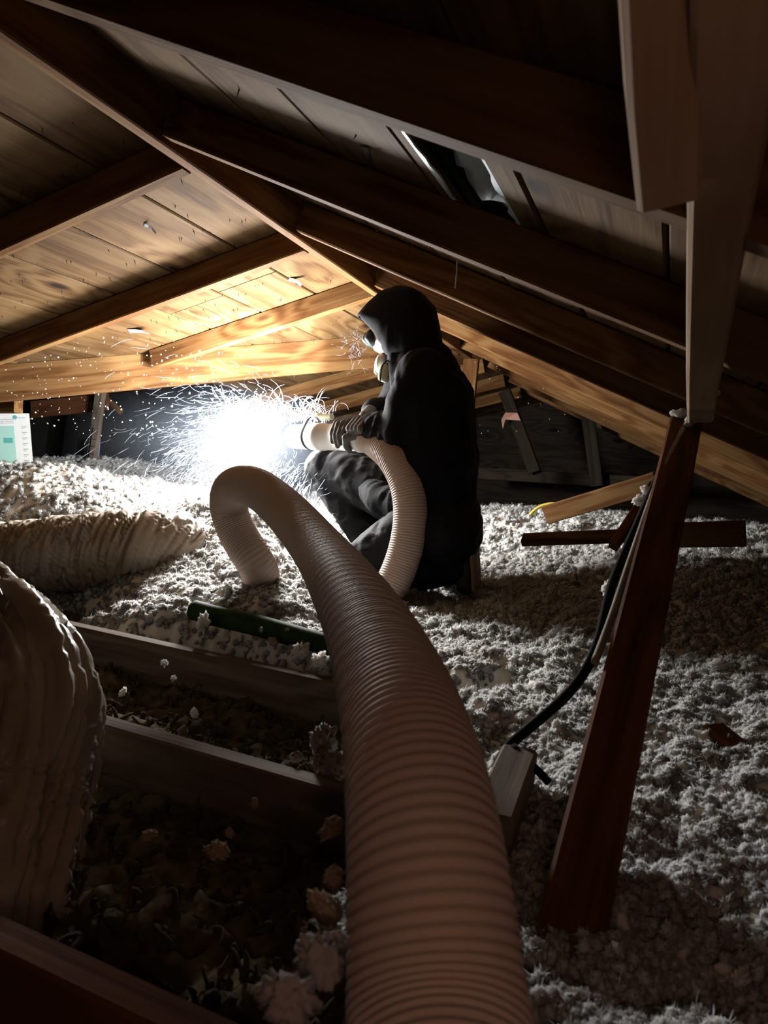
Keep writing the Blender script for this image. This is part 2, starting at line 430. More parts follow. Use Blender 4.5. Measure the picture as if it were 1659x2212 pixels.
# ------------------------------------------------------------------ floor joists
JT = -.45 + CAMZ
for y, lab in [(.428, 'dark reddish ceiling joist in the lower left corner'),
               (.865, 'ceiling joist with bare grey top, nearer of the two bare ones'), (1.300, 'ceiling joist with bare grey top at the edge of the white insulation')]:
    o = board('ceiling_joist', (-5.5, y+.019, JT-.07), (1.9, y+.019, JT-.07), .038, .14, (0, 0, 1), M['joist' if y > .6 else 'darkwood'])  # nearest joist gets darker wood: its shade is put into the colour
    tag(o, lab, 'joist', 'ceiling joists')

# ------------------------------------------------------------------ blown insulation
ctrl = []
def cp(px, py, y): v = onY(px, py, y); ctrl.append((v[0], v[1], v[2]-CAMZ))
for q in [(0, .55, -.43), (.35, .55, -.42), (.8, .6, -.36), (-.2, .8, -.45), (.15, 1.0, -.37), (.7, 1.0, -.30), (-.2, 1.05, -.43), (-.25, 1.4, -.41), (.15, 1.5, -.35), (-.4, 1.75, -.41),
          (-.6, 2.05, -.41), (-.75, 2.35, -.40), (-.5, 2.3, -.38), (-1.05, 2.4, -.40), (-.45, 2.0, -.37), (.0, 2.0, -.31), (.5, 1.8, -.26), (1.2, 2.0, -.2), (1.2, .8, -.3),
          (-.35, 2.7, -.28), (-.7, 2.9, -.27), (-.35, 3.2, -.16), (-.9, 3.4, -.17), (-.4, 3.6, -.115), (0, 3.4, -.13), (.3, 2.7, -.165), (.9, 2.8, -.1), (-.5, 4.1, -.13), (.2, 4.2, -.12), (-.9, 5, -.2), (.3, 5.2, -.2),
          (-1.3, 2.9, -.30), (-1.4, 2.6, -.33), (-1.7, 3.4, -.22), (-2, 4.5, -.2), (-1.2, 4.4, -.18), (-1.2, 6.2, -.3), (-4.6, 5.6, -.25)]: ctrl.append(q)
for q in [(200, 1046, 3.0), (320, 1052, 2.95), (450, 1064, 2.8), (100, 1030, 3.2), (150, 985, 4.2), (60, 990, 3.8), (250, 992, 4.0), (0, 1035, 2.15), (100, 1070, 2.15), (200, 1096, 2.15), (300, 1104, 2.2), (430, 1092, 2.35), (-150, 1005, 2.2), (-300, 1000, 2.0),
          (400, 1108, 2.06), (375, 1135, 1.97), (395, 1185, 1.90), (360, 1110, 2.06), (560, 1205, 1.92), (600, 1290, 1.65), (310, 1260, 1.70), (450, 1240, 1.75), (230, 1330, 1.44), (420, 1330, 1.46), (680, 1395, 1.45), (190, 1290, 1.72), (60, 1280, 1.78), (-150, 1270, 1.9), (620, 1120, 2.3), (640, 1080, 2.5), (560, 1070, 2.55)]: cp(*q)
ctrl = np.array(ctrl)
_D = np.linalg.norm(ctrl[:, None, :2]-ctrl[None, :, :2], axis=2)
_n = len(ctrl)
_A = np.zeros((_n+3, _n+3)); _A[:_n, :_n] = np.sqrt(_D**2+.12**2); _A[:_n, _n] = 1; _A[:_n, _n+1:] = ctrl[:, :2]; _A[_n, :_n] = 1; _A[_n+1:, :_n] = ctrl[:, :2].T
_A[:_n, :_n] -= np.eye(_n)*.03
_w = np.linalg.solve(_A, np.r_[ctrl[:, 2], 0, 0, 0])
def Hbase(x, y):
    sh = x.shape; q = np.stack([x.ravel(), y.ravel()], 1); out = np.zeros(len(q))
    for i in range(0, len(q), 20000):
        d = np.sqrt(np.sum((q[i:i+20000, None]-ctrl[None, :, :2])**2, 2)+.12**2)
        out[i:i+20000] = d@_w[:_n]+_w[_n]+q[i:i+20000]@_w[_n+1:]
    return np.clip(out, -.5, .02).reshape(sh)
def sstep(a, b, t): u = np.clip((t-a)/(b-a), 0, 1); return u*u*(3-2*u)
def cover(x, y):
    """1 where the white insulation lies, 0 on bare bays"""
    q = np.stack([x*4, y*4, np.zeros_like(x)], -1); n = fbm(q, 4, 5)*.16
    c_back = sstep(1.36, 1.50, y+n)
    edge = -.30 - .10*sstep(.3, 1.3, y)
    c_right = sstep(edge-.05, edge+.09, x+n*.9)
    near = sstep(.28, .62, y + .55*np.clip(x, -.2, .6) + n*1.6)
    hole = sstep(.0, .12, np.hypot((x+1.62)*1.0, (y-1.60)*1.6)-.13+n*.5)
    return np.maximum(c_back*hole, c_right*near)
def Hfull(x, y):
    q = np.stack([x, y, np.zeros_like(x)], -1)
    h = Hbase(x, y); c = cover(x, y)
    b1 = billow(q*5.5, 2, 1); b2 = billow(q*15, 3, 3); b3 = fbm(q*70, 2, 9)
    h = h + .045*(b1-.6) + .030*(b2-.6) + .006*b3
    return h*c + (1-c)*(-.60), c
yy = np.concatenate([np.geomspace(.30, 3.6, 470), np.linspace(3.63, 6.5, 70)])
xx = np.concatenate([np.linspace(-5.6, -3.2, 60, endpoint=False), np.linspace(-3.2, -2.2, 110, endpoint=False), np.linspace(-2.2, .6, 400, endpoint=False), np.linspace(.6, 2.1, 60)])
GY, GX = np.meshgrid(yy, xx, indexing='ij')
HZ, HC = Hfull(GX, GY)
jx = fbm(np.stack([GX*40, GY*40, 0*GX+3], -1), 2, 31)*.006; jy = fbm(np.stack([GX*40, GY*40, 0*GX+8], -1), 2, 37)*.006
V = np.stack([GX+jx, GY+jy, HZ+CAMZ], -1).reshape(-1, 3)
ny, nx = GX.shape
i, j = np.meshgrid(np.arange(ny-1), np.arange(nx-1), indexing='ij')
F = np.stack([i*nx+j, i*nx+j+1, (i+1)*nx+j+1, (i+1)*nx+j], -1).reshape(-1, 4)
keep = HC.reshape(-1)[F].max(1) > .03
me = fastmesh('blown_insulation', V, F[keep])
insul = link('blown_insulation', me, M['fluff'], None, True)
tag(insul, 'deep drift of fluffy white blown insulation covering the attic floor', 'insulation', kind='stuff')

# tuft shapes (kept out of the scene, used as instances)
def tuft_mesh(seed, sub=4, rough=.5, lump=2.6, hairs=True):
    bm = bmesh.new(); bmesh.ops.create_icosphere(bm, subdivisions=sub, radius=1)
    v = np.array([q.co[:] for q in bm.verts])
    d = .62 + rough*(billow(v*lump+seed*7.3, 4, seed, .62)-.45)*1.9 + .26*fbm(v*8+seed, 3, seed+3, .7)
    st = np.array([1.0, .85+.3*((seed*13) % 7)/7, .68])
    for q, k, p in zip(bm.verts, d, v): q.co = Vector(p*k*st)
    r = random.Random(seed*31+5)
    vl = list(bm.verts)
    for _ in range(70 if hairs else 0):
        q = r.choice(vl); p = q.co.copy(); nr = p.normalized()
        d = (nr + Vector((r.uniform(-.8, .8), r.uniform(-.8, .8), r.uniform(-.8, .8)))).normalized(); cv = Vector((r.uniform(-1, 1), r.uniform(-1, 1), r.uniform(-1, 1)))*.5
        L = r.uniform(.2, .55); u = d.orthogonal().normalized(); w2 = d.cross(u); prev = None
        for k in range(4):
            t = k/3; c = p + d*L*t + cv*L*t*t; rad = .035*(1-.75*t)
            ring = [bm.verts.new(c + (u*math.cos(a)+w2*math.sin(a))*rad) for a in (0, 2.094, 4.189)]
            if prev:
                for e in range(3): bm.faces.new((prev[e], prev[(e+1) % 3], ring[(e+1) % 3], ring[e]))
            prev = ring
    me = bpy.data.meshes.new('tuft'); bm.to_mesh(me); bm.free()
    me.polygons.foreach_set('use_smooth', [True]*len(me.polygons))
    return me
TUFTS = [tuft_mesh(s) for s in range(7)]
PLAIN = [tuft_mesh(40+s, 4, .55, 2.2, False) for s in range(7)]
def inst_collection(name, meshes, mat):
    col = bpy.data.collections.new(name)
    for k, me in enumerate(meshes):
        me2 = me.copy(); me2.materials.clear(); me2.materials.append(mat)
        col.objects.link(bpy.data.objects.new(name, me2))
    return col
def scatter(name, pts, scl, rot, col, parent=None):
    me = bpy.data.meshes.new(name); n = len(pts)
    me.vertices.add(n); me.vertices.foreach_set('co', np.asarray(pts, np.float32).ravel())
    a = me.attributes.new('scl', 'FLOAT_VECTOR', 'POINT'); a.data.foreach_set('vector', np.asarray(scl, np.float32).ravel())
    a = me.attributes.new('rot', 'FLOAT_VECTOR', 'POINT'); a.data.foreach_set('vector', np.asarray(rot, np.float32).ravel())
    o = bpy.data.objects.new(name, me); C.objects.link(o)
    if parent is not None: o.parent = parent; o.matrix_parent_inverse = parent.matrix_basis.inverted()
    g = bpy.data.node_groups.new(name, 'GeometryNodeTree')
    g.interface.new_socket('Geometry', in_out='INPUT', socket_type='NodeSocketGeometry'); g.interface.new_socket('Geometry', in_out='OUTPUT', socket_type='NodeSocketGeometry')
    gi = g.nodes.new('NodeGroupInput'); go = g.nodes.new('NodeGroupOutput')
    ip = g.nodes.new('GeometryNodeInstanceOnPoints'); ci = g.nodes.new('GeometryNodeCollectionInfo')
    ci.inputs['Collection'].default_value = col; ci.inputs['Separate Children'].default_value = True; ci.inputs['Reset Children'].default_value = True
    ip.inputs['Pick Instance'].default_value = True
    for nm, sock in (('scl', 'Scale'), ('rot', 'Rotation')):
        at = g.nodes.new('GeometryNodeInputNamedAttribute'); at.data_type = 'FLOAT_VECTOR'; at.inputs['Name'].default_value = nm
        g.links.new(at.outputs['Attribute'], ip.inputs[sock])
    g.links.new(gi.outputs[0], ip.inputs['Points']); g.links.new(ci.outputs[0], ip.inputs['Instance']); g.links.new(ip.outputs[0], go.inputs[0])
    md = o.modifiers.new('scatter', 'NODES'); md.node_group = g
    return o
col_fluff = inst_collection('fluff_tuft', TUFTS, M['fluff'])
# cover the drift with tufts, denser where it is close
n = 170000
ty = np.exp(rng.uniform(np.log(.4), np.log(5.6), n)); tx = rng.uniform(-1.35, .62, n)*np.clip(ty, .8, 3.2) + .05
tx = np.where(rng.random(n) < .5, tx, rng.uniform(-2.4, .8, n))
sel = (tx > -4.5) & (tx < 1.8); tx, ty = tx[sel], ty[sel]
th, tc_ = Hfull(tx, ty)
k = tc_ > .35
tx, ty, th = tx[k], ty[k], th[k]
k = rng.random(len(tx)) < .62; tx, ty, th = tx[k], ty[k], th[k]
s = np.abs(rng.normal(0, 1, len(tx)))*.006 + .0055; s *= np.clip(ty/1.6, .7, 1.4)
pts = np.stack([tx, ty, th+CAMZ-s*.05], 1)
o = scatter('insulation_tufts', pts, np.stack([s*rng.uniform(.8, 1.3, len(s)), s, s*rng.uniform(.7, 1.1, len(s))], 1), rng.uniform(0, 6.3, (len(s), 3)), col_fluff, insul)
o['kind'] = 'stuff'

# ------------------------------------------------------------------ old dark insulation in the open bays
gx, gy = np.meshgrid(np.linspace(-2.8, .9, 260), np.linspace(.02, 1.75, 170), indexing='xy')
q = np.stack([gx, gy, 0*gx], -1)
hz = -.545 + .030*fbm(q*6, 3, 41) + .035*(billow(q*22, 3, 43)-.6) + .012*fbm(q*80, 2, 45)
bay = np.abs(((gy-.019-.428+.2175) % .4355)-.2175)
V = np.stack([gx, gy, hz+CAMZ], -1).reshape(-1, 3); ny, nx = gx.shape
i, j = np.meshgrid(np.arange(ny-1), np.arange(nx-1), indexing='ij')
F = np.stack([i*nx+j, i*nx+j+1, (i+1)*nx+j+1, (i+1)*nx+j], -1).reshape(-1, 4)
deb = link('old_insulation', fastmesh('old_insulation', V, F), M['debris'], None, True)
tag(deb, 'dark brown crumbly old insulation in the open bays between the joists', 'old insulation', kind='stuff')
def chip_mesh(seed):
    r = np.random.default_rng(seed); m = 7
    path = np.cumsum(r.normal(0, .35, (m, 3)), 0); path -= path.mean(0); path /= np.abs(path).max()
    path = catmull(path, 3); rad = np.repeat((.10+.16*np.sin(np.linspace(.2, 3.0, len(path))))[:, None], 5, 1)*r.uniform(.6, 1.2, (1, 5))
    V, F = sweep(path, rad, 5)
    return fastmesh('chip', V, F)
col_deb = inst_collection('debris_chip', [chip_mesh(s) for s in range(6)]+[tuft_mesh(20+s, 2, hairs=False) for s in range(2)], M['debris'])
m = 5200
dx = rng.uniform(-1.9, .7, m); dy = rng.uniform(.15, 1.62, m)
dh = np.interp(dx, [-3, 1], [0, 0]) - .548 + .030*fbm(np.stack([dx, dy, 0*dx], -1)*6, 3, 41) + .035*(billow(np.stack([dx, dy, 0*dx], -1)*22, 3, 43)-.6)
bj = np.min(np.abs(dy[:, None]-np.array([[.447, .884, 1.319]])), 1); k = bj > .03
dx, dy, dh = dx[k], dy[k], dh[k]; s = rng.uniform(.006, .02, len(dx))
o = scatter('debris_chips', np.stack([dx, dy, dh+CAMZ+.006], 1), np.stack([s, s, s*.7], 1), rng.uniform(0, 6.3, (len(s), 3)), col_deb, deb)
o['kind'] = 'stuff'

# loose white tufts lying on the dark bays (each its own thing)
def loose_tuft(px, py, y, size, label, seed, group=None, mat='fluff', z=None):
    v = onY(px, py, y)
    me = (TUFTS if size < .012 else PLAIN)[seed % 7].copy(); me.materials.clear(); me.materials.append(M['tuft_brown' if any(k in label for k in ('tan', 'peach', 'pinkish', 'yellowish', 'cream')) else 'tuft_grey' if any(k in label for k in ('grey', 'pale', 'by the hose', 'wedged')) else mat])
    o = bpy.data.objects.new('insulation_tuft', me); C.objects.link(o)
    o.location = Vector((v[0], v[1], v[2])); o.scale = (size, size*.9, size*.8); o.rotation_euler = (seed*.7, seed*1.3, seed*2.1)
    return tag(o, label, 'tuft', group or 'loose tufts on the dark bays')
LT = [(470, 1837, .62, .018, 'heart-shaped pinkish tuft in the middle of the nearest dark bay'), (420, 1540, 1.03, .013, 'white tuft in the dark bay between the two bare joists'),
      (355, 1432, 1.16, .009, 'small tuft close under the further bare joist'), (375, 1465, 1.12, .007, 'tiny tuft below another small tuft, under the further bare joist'),
      (130, 1965, .60, .022, 'pale curled tuft at the far left of the nearest dark bay'), (320, 1805, .66, .014, 'flat tan tuft in the upper left of the nearest dark bay'),
      (495, 1800, .66, .008, 'little peach tuft right above the heart-shaped tuft'), (550, 1735, .72, .009, 'tan tuft just under the nearer bare joist'),
      (265, 1495, 1.06, .013, 'white tuft touching the big near duct'), (715, 1790, .62, .020, 'tan tuft half hidden by the hose in the nearest bay'),
      (700, 1960, .47, .020, 'tan cluster tuft beside the hose low in the nearest bay'), (720, 1900, .52, .014, 'yellowish tuft close left of the hose'),
      (690, 2080, .40, .022, 'grey white tuft left of the hose near the bottom'), (620, 2160, .36, .026, 'large grey white tuft at the bottom beside the hose'), (735, 2040, .42, .02, 'pale tuft tucked against the hose near the bottom'),
      (590, 1385, 1.40, .016, 'finger-like cream tuft below the green pipe'), (565, 1360, 1.41, .008, 'small curled tuft lying on the green pipe'), (620, 1360, 1.41, .007, 'tiny pinkish tuft on the green pipe'),
      (440, 1345, 1.40, .030, 'round white tuft in front of the left end of the green pipe'), (485, 1375, 1.385, .024, 'white tuft by the green pipe, second from its left end'), (650, 1410, 1.40, .034, 'big white tuft against the hose by the green pipe'), (690, 1430, 1.36, .03, 'white tuft on the further bare joist beside the hose'),
      (530, 1405, 1.37, .014, 'crumbled tuft on the boards in front of the green pipe'), (700, 1600, .95, .035, 'large white tuft by the hose above the nearer bare joist'), (725, 1655, .92, .028, 'white tuft wedged by the hose on the nearer bare joist'), (690, 1640, .93, .022, 'cream tuft on the nearer bare joist'), (640, 1635, .93, .014, 'small pale tuft on the nearer bare joist')]
for k, (px, py, y, sz, lab) in enumerate(LT): loose_tuft(px, py, y, sz, lab, k)
# bits caught on the post and brace junction
for k, (px, py, d, sz, lab) in enumerate([(1470, 893, 1.50, .022, 'white tuft caught at the foot of the hanging strut'), (1490, 910, 1.47, .020, 'long white tuft wedged between strut and brace'), (1455, 912, 1.52, .018, 'ragged white tuft left of the brace top'), (1385, 1080, 1.45, .026, 'white tuft stuck on the upper brace edge'), (1398, 1060, 1.46, .018, 'small white tuft above another on the brace edge'), (1315, 1275, 1.15, .02, 'grey tuft caught at the loose cable on the brace'), (1548, 850, 1.48, .012, 'dim grey tuft on the shaded side of the strut')]):
    v = atd(px, py, d); me = PLAIN[(k+3) % 7].copy(); me.materials.clear(); me.materials.append(M['fluff'])
    o = bpy.data.objects.new('insulation_tuft', me); C.objects.link(o); o.location = Vector(v); o.scale = (sz, sz*.8, sz*.8); o.rotation_euler = (k, k*2.2, k*.7)
    tag(o, lab, 'tuft', 'tufts caught on the brace')

# ------------------------------------------------------------------ green pipe
g = tube_obj('drain_pipe', [onY(420, 1318, 1.47), onY(470, 1332, 1.46), onY(560, 1352, 1.45), onY(700, 1392, 1.44), onY(860, 1432, 1.44)], .026, M['green'], nseg=20)
tag(g, 'dark green pipe half buried in the white insulation by the joist', 'pipe')

# ------------------------------------------------------------------ flexible ducts
def duct(name, pts, r, seed, twist, label, wr=1.0, lengthwise=0.0):
    path, s = resample(catmull(pts, 20), .0045); path = smooth_path(path, 20)
    ns = 150; a = np.linspace(0, 2*np.pi, ns, endpoint=False)
    S, A = np.meshgrid(s, a, indexing='ij')
    ca, sa = np.cos(A), np.sin(A)
    q = np.stack([S*40 + twist*ca*1.3 + twist*.6*sa, ca*.7, sa*.7], -1)
    n1 = fbm(q, 2, seed); n2 = fbm(q*np.array([2.1, 1.5, 1.5])+4, 2, seed+3); n3 = fbm(np.stack([S*9, ca*1.2, sa*1.2], -1), 3, seed+7)
    rad = r*(1 + wr*(-.11*np.exp(-(n1/.08)**2) - .05*np.exp(-(n2/.10)**2) + .05*n1 + .05*n3))
    if lengthwise:
        ql = np.stack([S*1.3+.4*ca, ca*4.5+S*1.2, sa*4.5-S*.8], -1)
        l1 = fbm(ql, 2, seed+11); l2 = fbm(ql*2.2, 2, seed+13)
        rad += r*lengthwise*(-1.1*np.exp(-(l1/.09)**2) - .6*np.exp(-(l2/.10)**2) + .6*l1)
    V, F = sweep(path, rad, ns)
    nn = len(path); V = np.vstack([V, path[0], path[-1]])
    me = fastmesh(name, V, F)
    o = link(name, me, M['duct'], None, True)
    return tag(o, label, 'duct')
duct('flexible_duct', [onY(425, 1205, 1.99), onY(345, 1184, 1.89), onY(240, 1185, 1.80), onY(100, 1200, 1.71), onY(-60, 1218, 1.64), onY(-300, 1250, 1.58)], .128, 3, 1.0, 'tan wrinkled flexible duct disappearing under the white insulation', 1.0)
duct('flexible_duct', [atd(-420, 1280, 1.45), atd(-250, 1300, 1.28), atd(-100, 1380, 1.08), atd(8, 1530, .98), atd(-35, 1740, .90), atd(-95, 1950, .82), atd(-180, 2200, .74)], .128, 8, .5, 'large dark wrinkled flexible duct bending down at the left edge', .35, .16)

# ------------------------------------------------------------------ blowing hose
HD = .055
def hose_path():
    near = [(960, 2420, .36), (948, 2212, .41), (925, 1900, .465), (893, 1650, .55), (836, 1450, .72), (764, 1300, 1.0), (685, 1183, 1.45), (607, 1095, 1.75), (545, 1050, 1.90), (500, 1055, 1.98), (495, 1105, 2.03), (520, 1165, 2.02), (560, 1230, 2.0)]
    pts = [atd(*q) for q in near]
    pts += [P(-1.16, 1.93, -.47), P(-.98, 1.97, -.50), P(-.86, 2.0, -.47)]
    pts += [atd(*q) for q in [(820, 1310, 2.18), (866, 1220, 2.20), (886, 1130, 2.21), (880, 1050, 2.23), (848, 985, 2.28), (800, 945, 2.40)]]
    return np.array(pts)
hp = hose_path()
path, s = resample(catmull(hp, 16), .0014); path = smooth_path(path, 700)
ns = 56; a = np.linspace(0, 2*np.pi, ns, endpoint=False)
pitch = .0088
ph = s[:, None]/pitch - a[None, :]/(2*np.pi)
rib = .5+.5*np.cos(ph*2*np.pi)
rad = HD*.975 + .0017*rib
V, F = sweep(path, rad, ns)
hose = empty('blowing_hose', (path[0][0], path[0][1], path[0][2])); tag(hose, 'thick cream ribbed hose snaking from the foreground up to the man', 'hose')
link('ribbed_tube', fastmesh('ribbed_tube', V, F), M['hose'], hose, True)
# smooth delivery end held by the man
NZ0 = path[-1]; NZd = np.array([-.90, .42, -.015]); NZd /= np.linalg.norm(NZd)
nzl = .46
prof = [(-.05, .050), (0, .0505), (.02, .0505), (.021, .054), (.05, .054), (.051, .049), (.26, .049), (.262, .052), (.28, .052), (nzl, .046), (nzl, .041), (.10, .041)]
pp = np.array([NZ0+NZd*t for t, r in prof]); rr = np.array([r for t, r in prof])
Tn = NZd; Nn = np.array([0, 0, 1.])-Tn*Tn[2]; Nn /= np.linalg.norm(Nn); Bn = np.cross(Tn, Nn); a = np.linspace(0, 2*np.pi, 40, endpoint=False)
V = (pp[:, None]+rr[:, None, None]*(np.cos(a)[None, :, None]*Nn+np.sin(a)[None, :, None]*Bn)).reshape(-1, 3)
i, j = np.meshgrid(np.arange(len(prof)-1), np.arange(40), indexing='ij')
F = np.stack([i*40+j, i*40+(j+1) % 40, (i+1)*40+(j+1) % 40, (i+1)*40+j], -1).reshape(-1, 4)
nz = link('nozzle', fastmesh('nozzle', V, F), M['nozzle'], hose, False)
NEND = NZ0+NZd*nzl

# torch strapped on the nozzle
tdir = NZd
tp = LAMP - tdir*.012
tr = empty('torch', tp); tag(tr, 'small pale torch strapped on top of the white nozzle', 'torch')
def revolve(name, base, d, prof, mat, parent, nseg=24, caps=True):
    d = np.array(d)/np.linalg.norm(d); n0 = np.array([0, 0, 1.])-d*d[2]; n0 /= np.linalg.norm(n0); b0 = np.cross(d, n0)
    a = np.linspace(0, 2*np.pi, nseg, endpoint=False); V, F = [], []
    for t, r in prof: V += [base+d*t+r*(np.cos(q)*n0+np.sin(q)*b0) for q in a]
    for k in range(len(prof)-1):
        for q in range(nseg): F.append((k*nseg+q, k*nseg+(q+1) % nseg, (k+1)*nseg+(q+1) % nseg, (k+1)*nseg+q))
    if caps: F.append(tuple(range(nseg-1, -1, -1))); F.append(tuple((len(prof)-1)*nseg+q for q in range(nseg)))
    return link(name, mesh(name, V, F), mat, parent, True)
revolve('torch_body', tp, -tdir, [(.004, .016), (.012, .017), (.03, .014), (.034, .0115), (.10, .0115), (.105, .009)], M['torch'], tr)
revolve('torch_lens', tp, -tdir, [(.0035, .0145), (.006, .0145)], M['lens'], tr)
# strap round nozzle and torch
sc_ = tp - tdir*.06
V, F = [], []
ax0 = NZ0 + NZd*np.dot(sc_-NZ0, NZd)
ring = []
for q in np.linspace(0, 2*np.pi, 32, endpoint=False):
    up = max(0, math.cos(q)); rr_ = .0515 + .026*up**6
    ring.append(ax0 + rr_*(math.cos(q)*Nn + math.sin(q)*Bn))
for e in (-.008, .008): V += [p + NZd*e for p in ring]
F = [(k, (k+1) % 32, 32+(k+1) % 32, 32+k) for k in range(32)]
link('strap', mesh('strap', V, F), M['cable'], tr)

# ------------------------------------------------------------------ flying insulation
spray = empty('insulation_spray', NEND); tag(spray, 'burst of white insulation fibres flying out of the nozzle in the torch glare', 'insulation', kind='stuff')
def fibres(name, starts, dirs, lens, curl, rad, mat, parent, seg=6, seed=0):
    r = np.random.default_rng(seed); n = len(starts)
    t = np.linspace(0, 1, seg+1)
    ax = r.normal(0, 1, (n, 3)); ax -= dirs*np.sum(ax*dirs, 1)[:, None]; ax /= np.linalg.norm(ax, axis=1)[:, None]
    ang = curl[:, None]*t[None]
    ca = np.where(np.abs(curl) < 1e-3, 1e-3, curl)[:, None]
    px = np.sin(ang)/ca; py = (1-np.cos(ang))/ca
    pth = starts[:, None]+lens[:, None, None]*(px[..., None]*dirs[:, None]+py[..., None]*ax[:, None])
    b = np.cross(dirs, ax); rr = rad[:, None]*(.35+.65*np.sin(np.pi*np.clip(t*.9+.08, 0, 1)))[None]
    V = []
    for k in range(3):
        c, s_ = math.cos(k*2.0944), math.sin(k*2.0944); V.append(pth+rr[..., None]*(c*b[:, None]+s_*ax[:, None]))
    V = np.stack(V, 2)                               # n, seg+1, 3, 3
    base = (np.arange(n)*(seg+1)*3)[:, None, None]
    ii = np.arange(seg)[None, :, None]; kk = np.arange(3)[None, None, :]
    F = np.stack([base+ii*3+kk, base+ii*3+(kk+1) % 3, base+(ii+1)*3+(kk+1) % 3, base+(ii+1)*3+kk], -1).reshape(-1, 4)
    return link(name, fastmesh(name, V.reshape(-1, 3), F), mat, parent, True)
# main plume: leaves the nozzle and fans out, falling
n = 5200
el = rng.normal(.0, .30, n); az = rng.normal(0, .36, n)
side = np.array([NZd[1], -NZd[0], 0]); upv = np.array([0, 0, 1.])
vel = NZd[None]*np.cos(el)[:, None]*np.cos(az)[:, None] + upv[None]*np.sin(el)[:, None] + side[None]*np.sin(az)[:, None]*.7
dist = np.abs(rng.gamma(2.8, .19, n)) + .01
pos = NEND + vel*dist[:, None]; pos[:, 2] -= .42*dist**2
dirv = vel.copy(); dirv[:, 2] -= .84*dist; dirv /= np.linalg.norm(dirv, axis=1)[:, None]
ok = (pos[:, 2] > CAMZ-.24) & (dist < 1.25) & (np.linalg.norm(pos-GLOW, axis=1) > .15) & (pos[:, 0] < -1.60)
pos, dirv, dist = pos[ok], dirv[ok], dist[ok]
fibres('fibre_plume', pos, dirv, rng.uniform(.025, .11, len(pos)), rng.normal(0, .7, len(pos)), rng.uniform(.0004, .0010, len(pos)), M['fibre'], spray, 6, 1)['kind'] = 'stuff'
# curled fibres thrown up above the nozzle
n = 240
st = np.stack([rng.uniform(-1.90, -1.36, n), rng.uniform(2.55, 2.72, n), rng.uniform(.15, .24, n)+CAMZ], 1)
dv = rng.normal(0, .45, (n, 3)); dv[:, 2] = np.abs(dv[:, 2])+.7; dv[:, 0] -= .25; dv /= np.linalg.norm(dv, axis=1)[:, None]
fibres('curled_fibres', st, dv, rng.uniform(.04, .16, n), rng.uniform(1.2, 3.6, n)*rng.choice([-1, 1], n), rng.uniform(.0006, .0013, n), M['fibre'], spray, 12, 2)['kind'] = 'stuff'
# falling veil under the nozzle
n = 1100
st = np.stack([rng.uniform(-1.85, -1.18, n), rng.uniform(2.35, 2.75, n), 0*np.zeros(n)], 1); st[:, 2] = CAMZ + rng.uniform(-.30, .02, n)
dv = rng.normal(0, .25, (n, 3)); dv[:, 0] -= .55; dv[:, 2] -= .75; dv /= np.linalg.norm(dv, axis=1)[:, None]
fibres('falling_fibres', st, dv, rng.uniform(.02, .07, n), rng.normal(0, .6, n), rng.uniform(.0003, .0008, n), M['fibre'], spray, 5, 3)['kind'] = 'stuff'
# wisps drifting in front of the goggles
n = 90
st = np.array([onY(rng.normal(762, 16), rng.normal(748, 20), 2.36+rng.normal(0, .03)) for _ in range(n)])
dv = rng.normal(0, 1, (n, 3)); dv /= np.linalg.norm(dv, axis=1)[:, None]
fibres('drifting_wisps', st, dv, rng.uniform(.012, .045, n), rng.uniform(.8, 3.5, n)*rng.choice([-1, 1], n), rng.uniform(.0003, .0007, n), M['fibre'], spray, 8, 4)['kind'] = 'stuff'
# flakes
n = 800
el = rng.normal(.0, .38, n); az = rng.normal(0, .4, n); dist = np.abs(rng.gamma(2.2, .13, n))+.01
vel = NZd[None]*np.cos(el)[:, None]*np.cos(az)[:, None] + upv[None]*np.sin(el)[:, None] + side[None]*np.sin(az)[:, None]*.7
pos = NEND + vel*dist[:, None]; pos[:, 2] -= .42*dist**2; ok = (pos[:, 2] > CAMZ-.26) & (dist < 1.1) & (np.linalg.norm(pos-GLOW, axis=1) > .22) & (pos[:, 0] < -1.65); pos = pos[ok]
s = rng.uniform(.002, .007, len(pos))
# wide drift of specks towards the diagonal beam and the left bays
m = 260
far = np.stack([rng.uniform(-2.75, -1.5, m), rng.uniform(2.0, 2.5, m), rng.uniform(.05, .42, m)+CAMZ], 1)
m2 = 70
fr = np.array([onY(rng.uniform(1000, 1450), rng.uniform(700, 940), rng.uniform(2.5, 3.2)) for _ in range(m2)])
fr = fr[fr[:, 2]-CAMZ < .66 - TR*(fr[:, 0]+1.16)]
pos = np.vstack([pos, far, fr]); s = np.r_[s, rng.uniform(.002, .005, m), rng.uniform(.0015, .003, len(fr))]
scatter('flakes', pos, np.stack([s, s, s], 1), rng.uniform(0, 6.3, (len(s), 3)), col_fluff, spray)['kind'] = 'stuff'
# glowing dust hanging in the beam
hz_m = bpy.data.materials.new('dust_haze'); hz_m.use_nodes = True; nt = hz_m.node_tree; nt.nodes.remove(nt.nodes['Principled BSDF'])
vs_ = nt.nodes.new('ShaderNodeVolumeScatter'); vs_.inputs['Color'].default_value = (.72, .84, 1.0, 1); vs_.inputs['Anisotropy'].default_value = .1
tcn = nt.nodes.new('ShaderNodeTexCoord'); gr = nt.nodes.new('ShaderNodeTexGradient'); gr.gradient_type = 'QUADRATIC_SPHERE'
mm = nt.nodes.new('ShaderNodeMath'); mm.operation = 'MULTIPLY'; mm.inputs[1].default_value = .6
nt.links.new(tcn.outputs['Object'], gr.inputs[0]); nt.links.new(gr.outputs['Fac'], mm.inputs[0]); nt.links.new(mm.outputs[0], vs_.inputs['Density'])
nt.links.new(vs_.outputs[0], nt.nodes['Material Output'].inputs['Volume'])
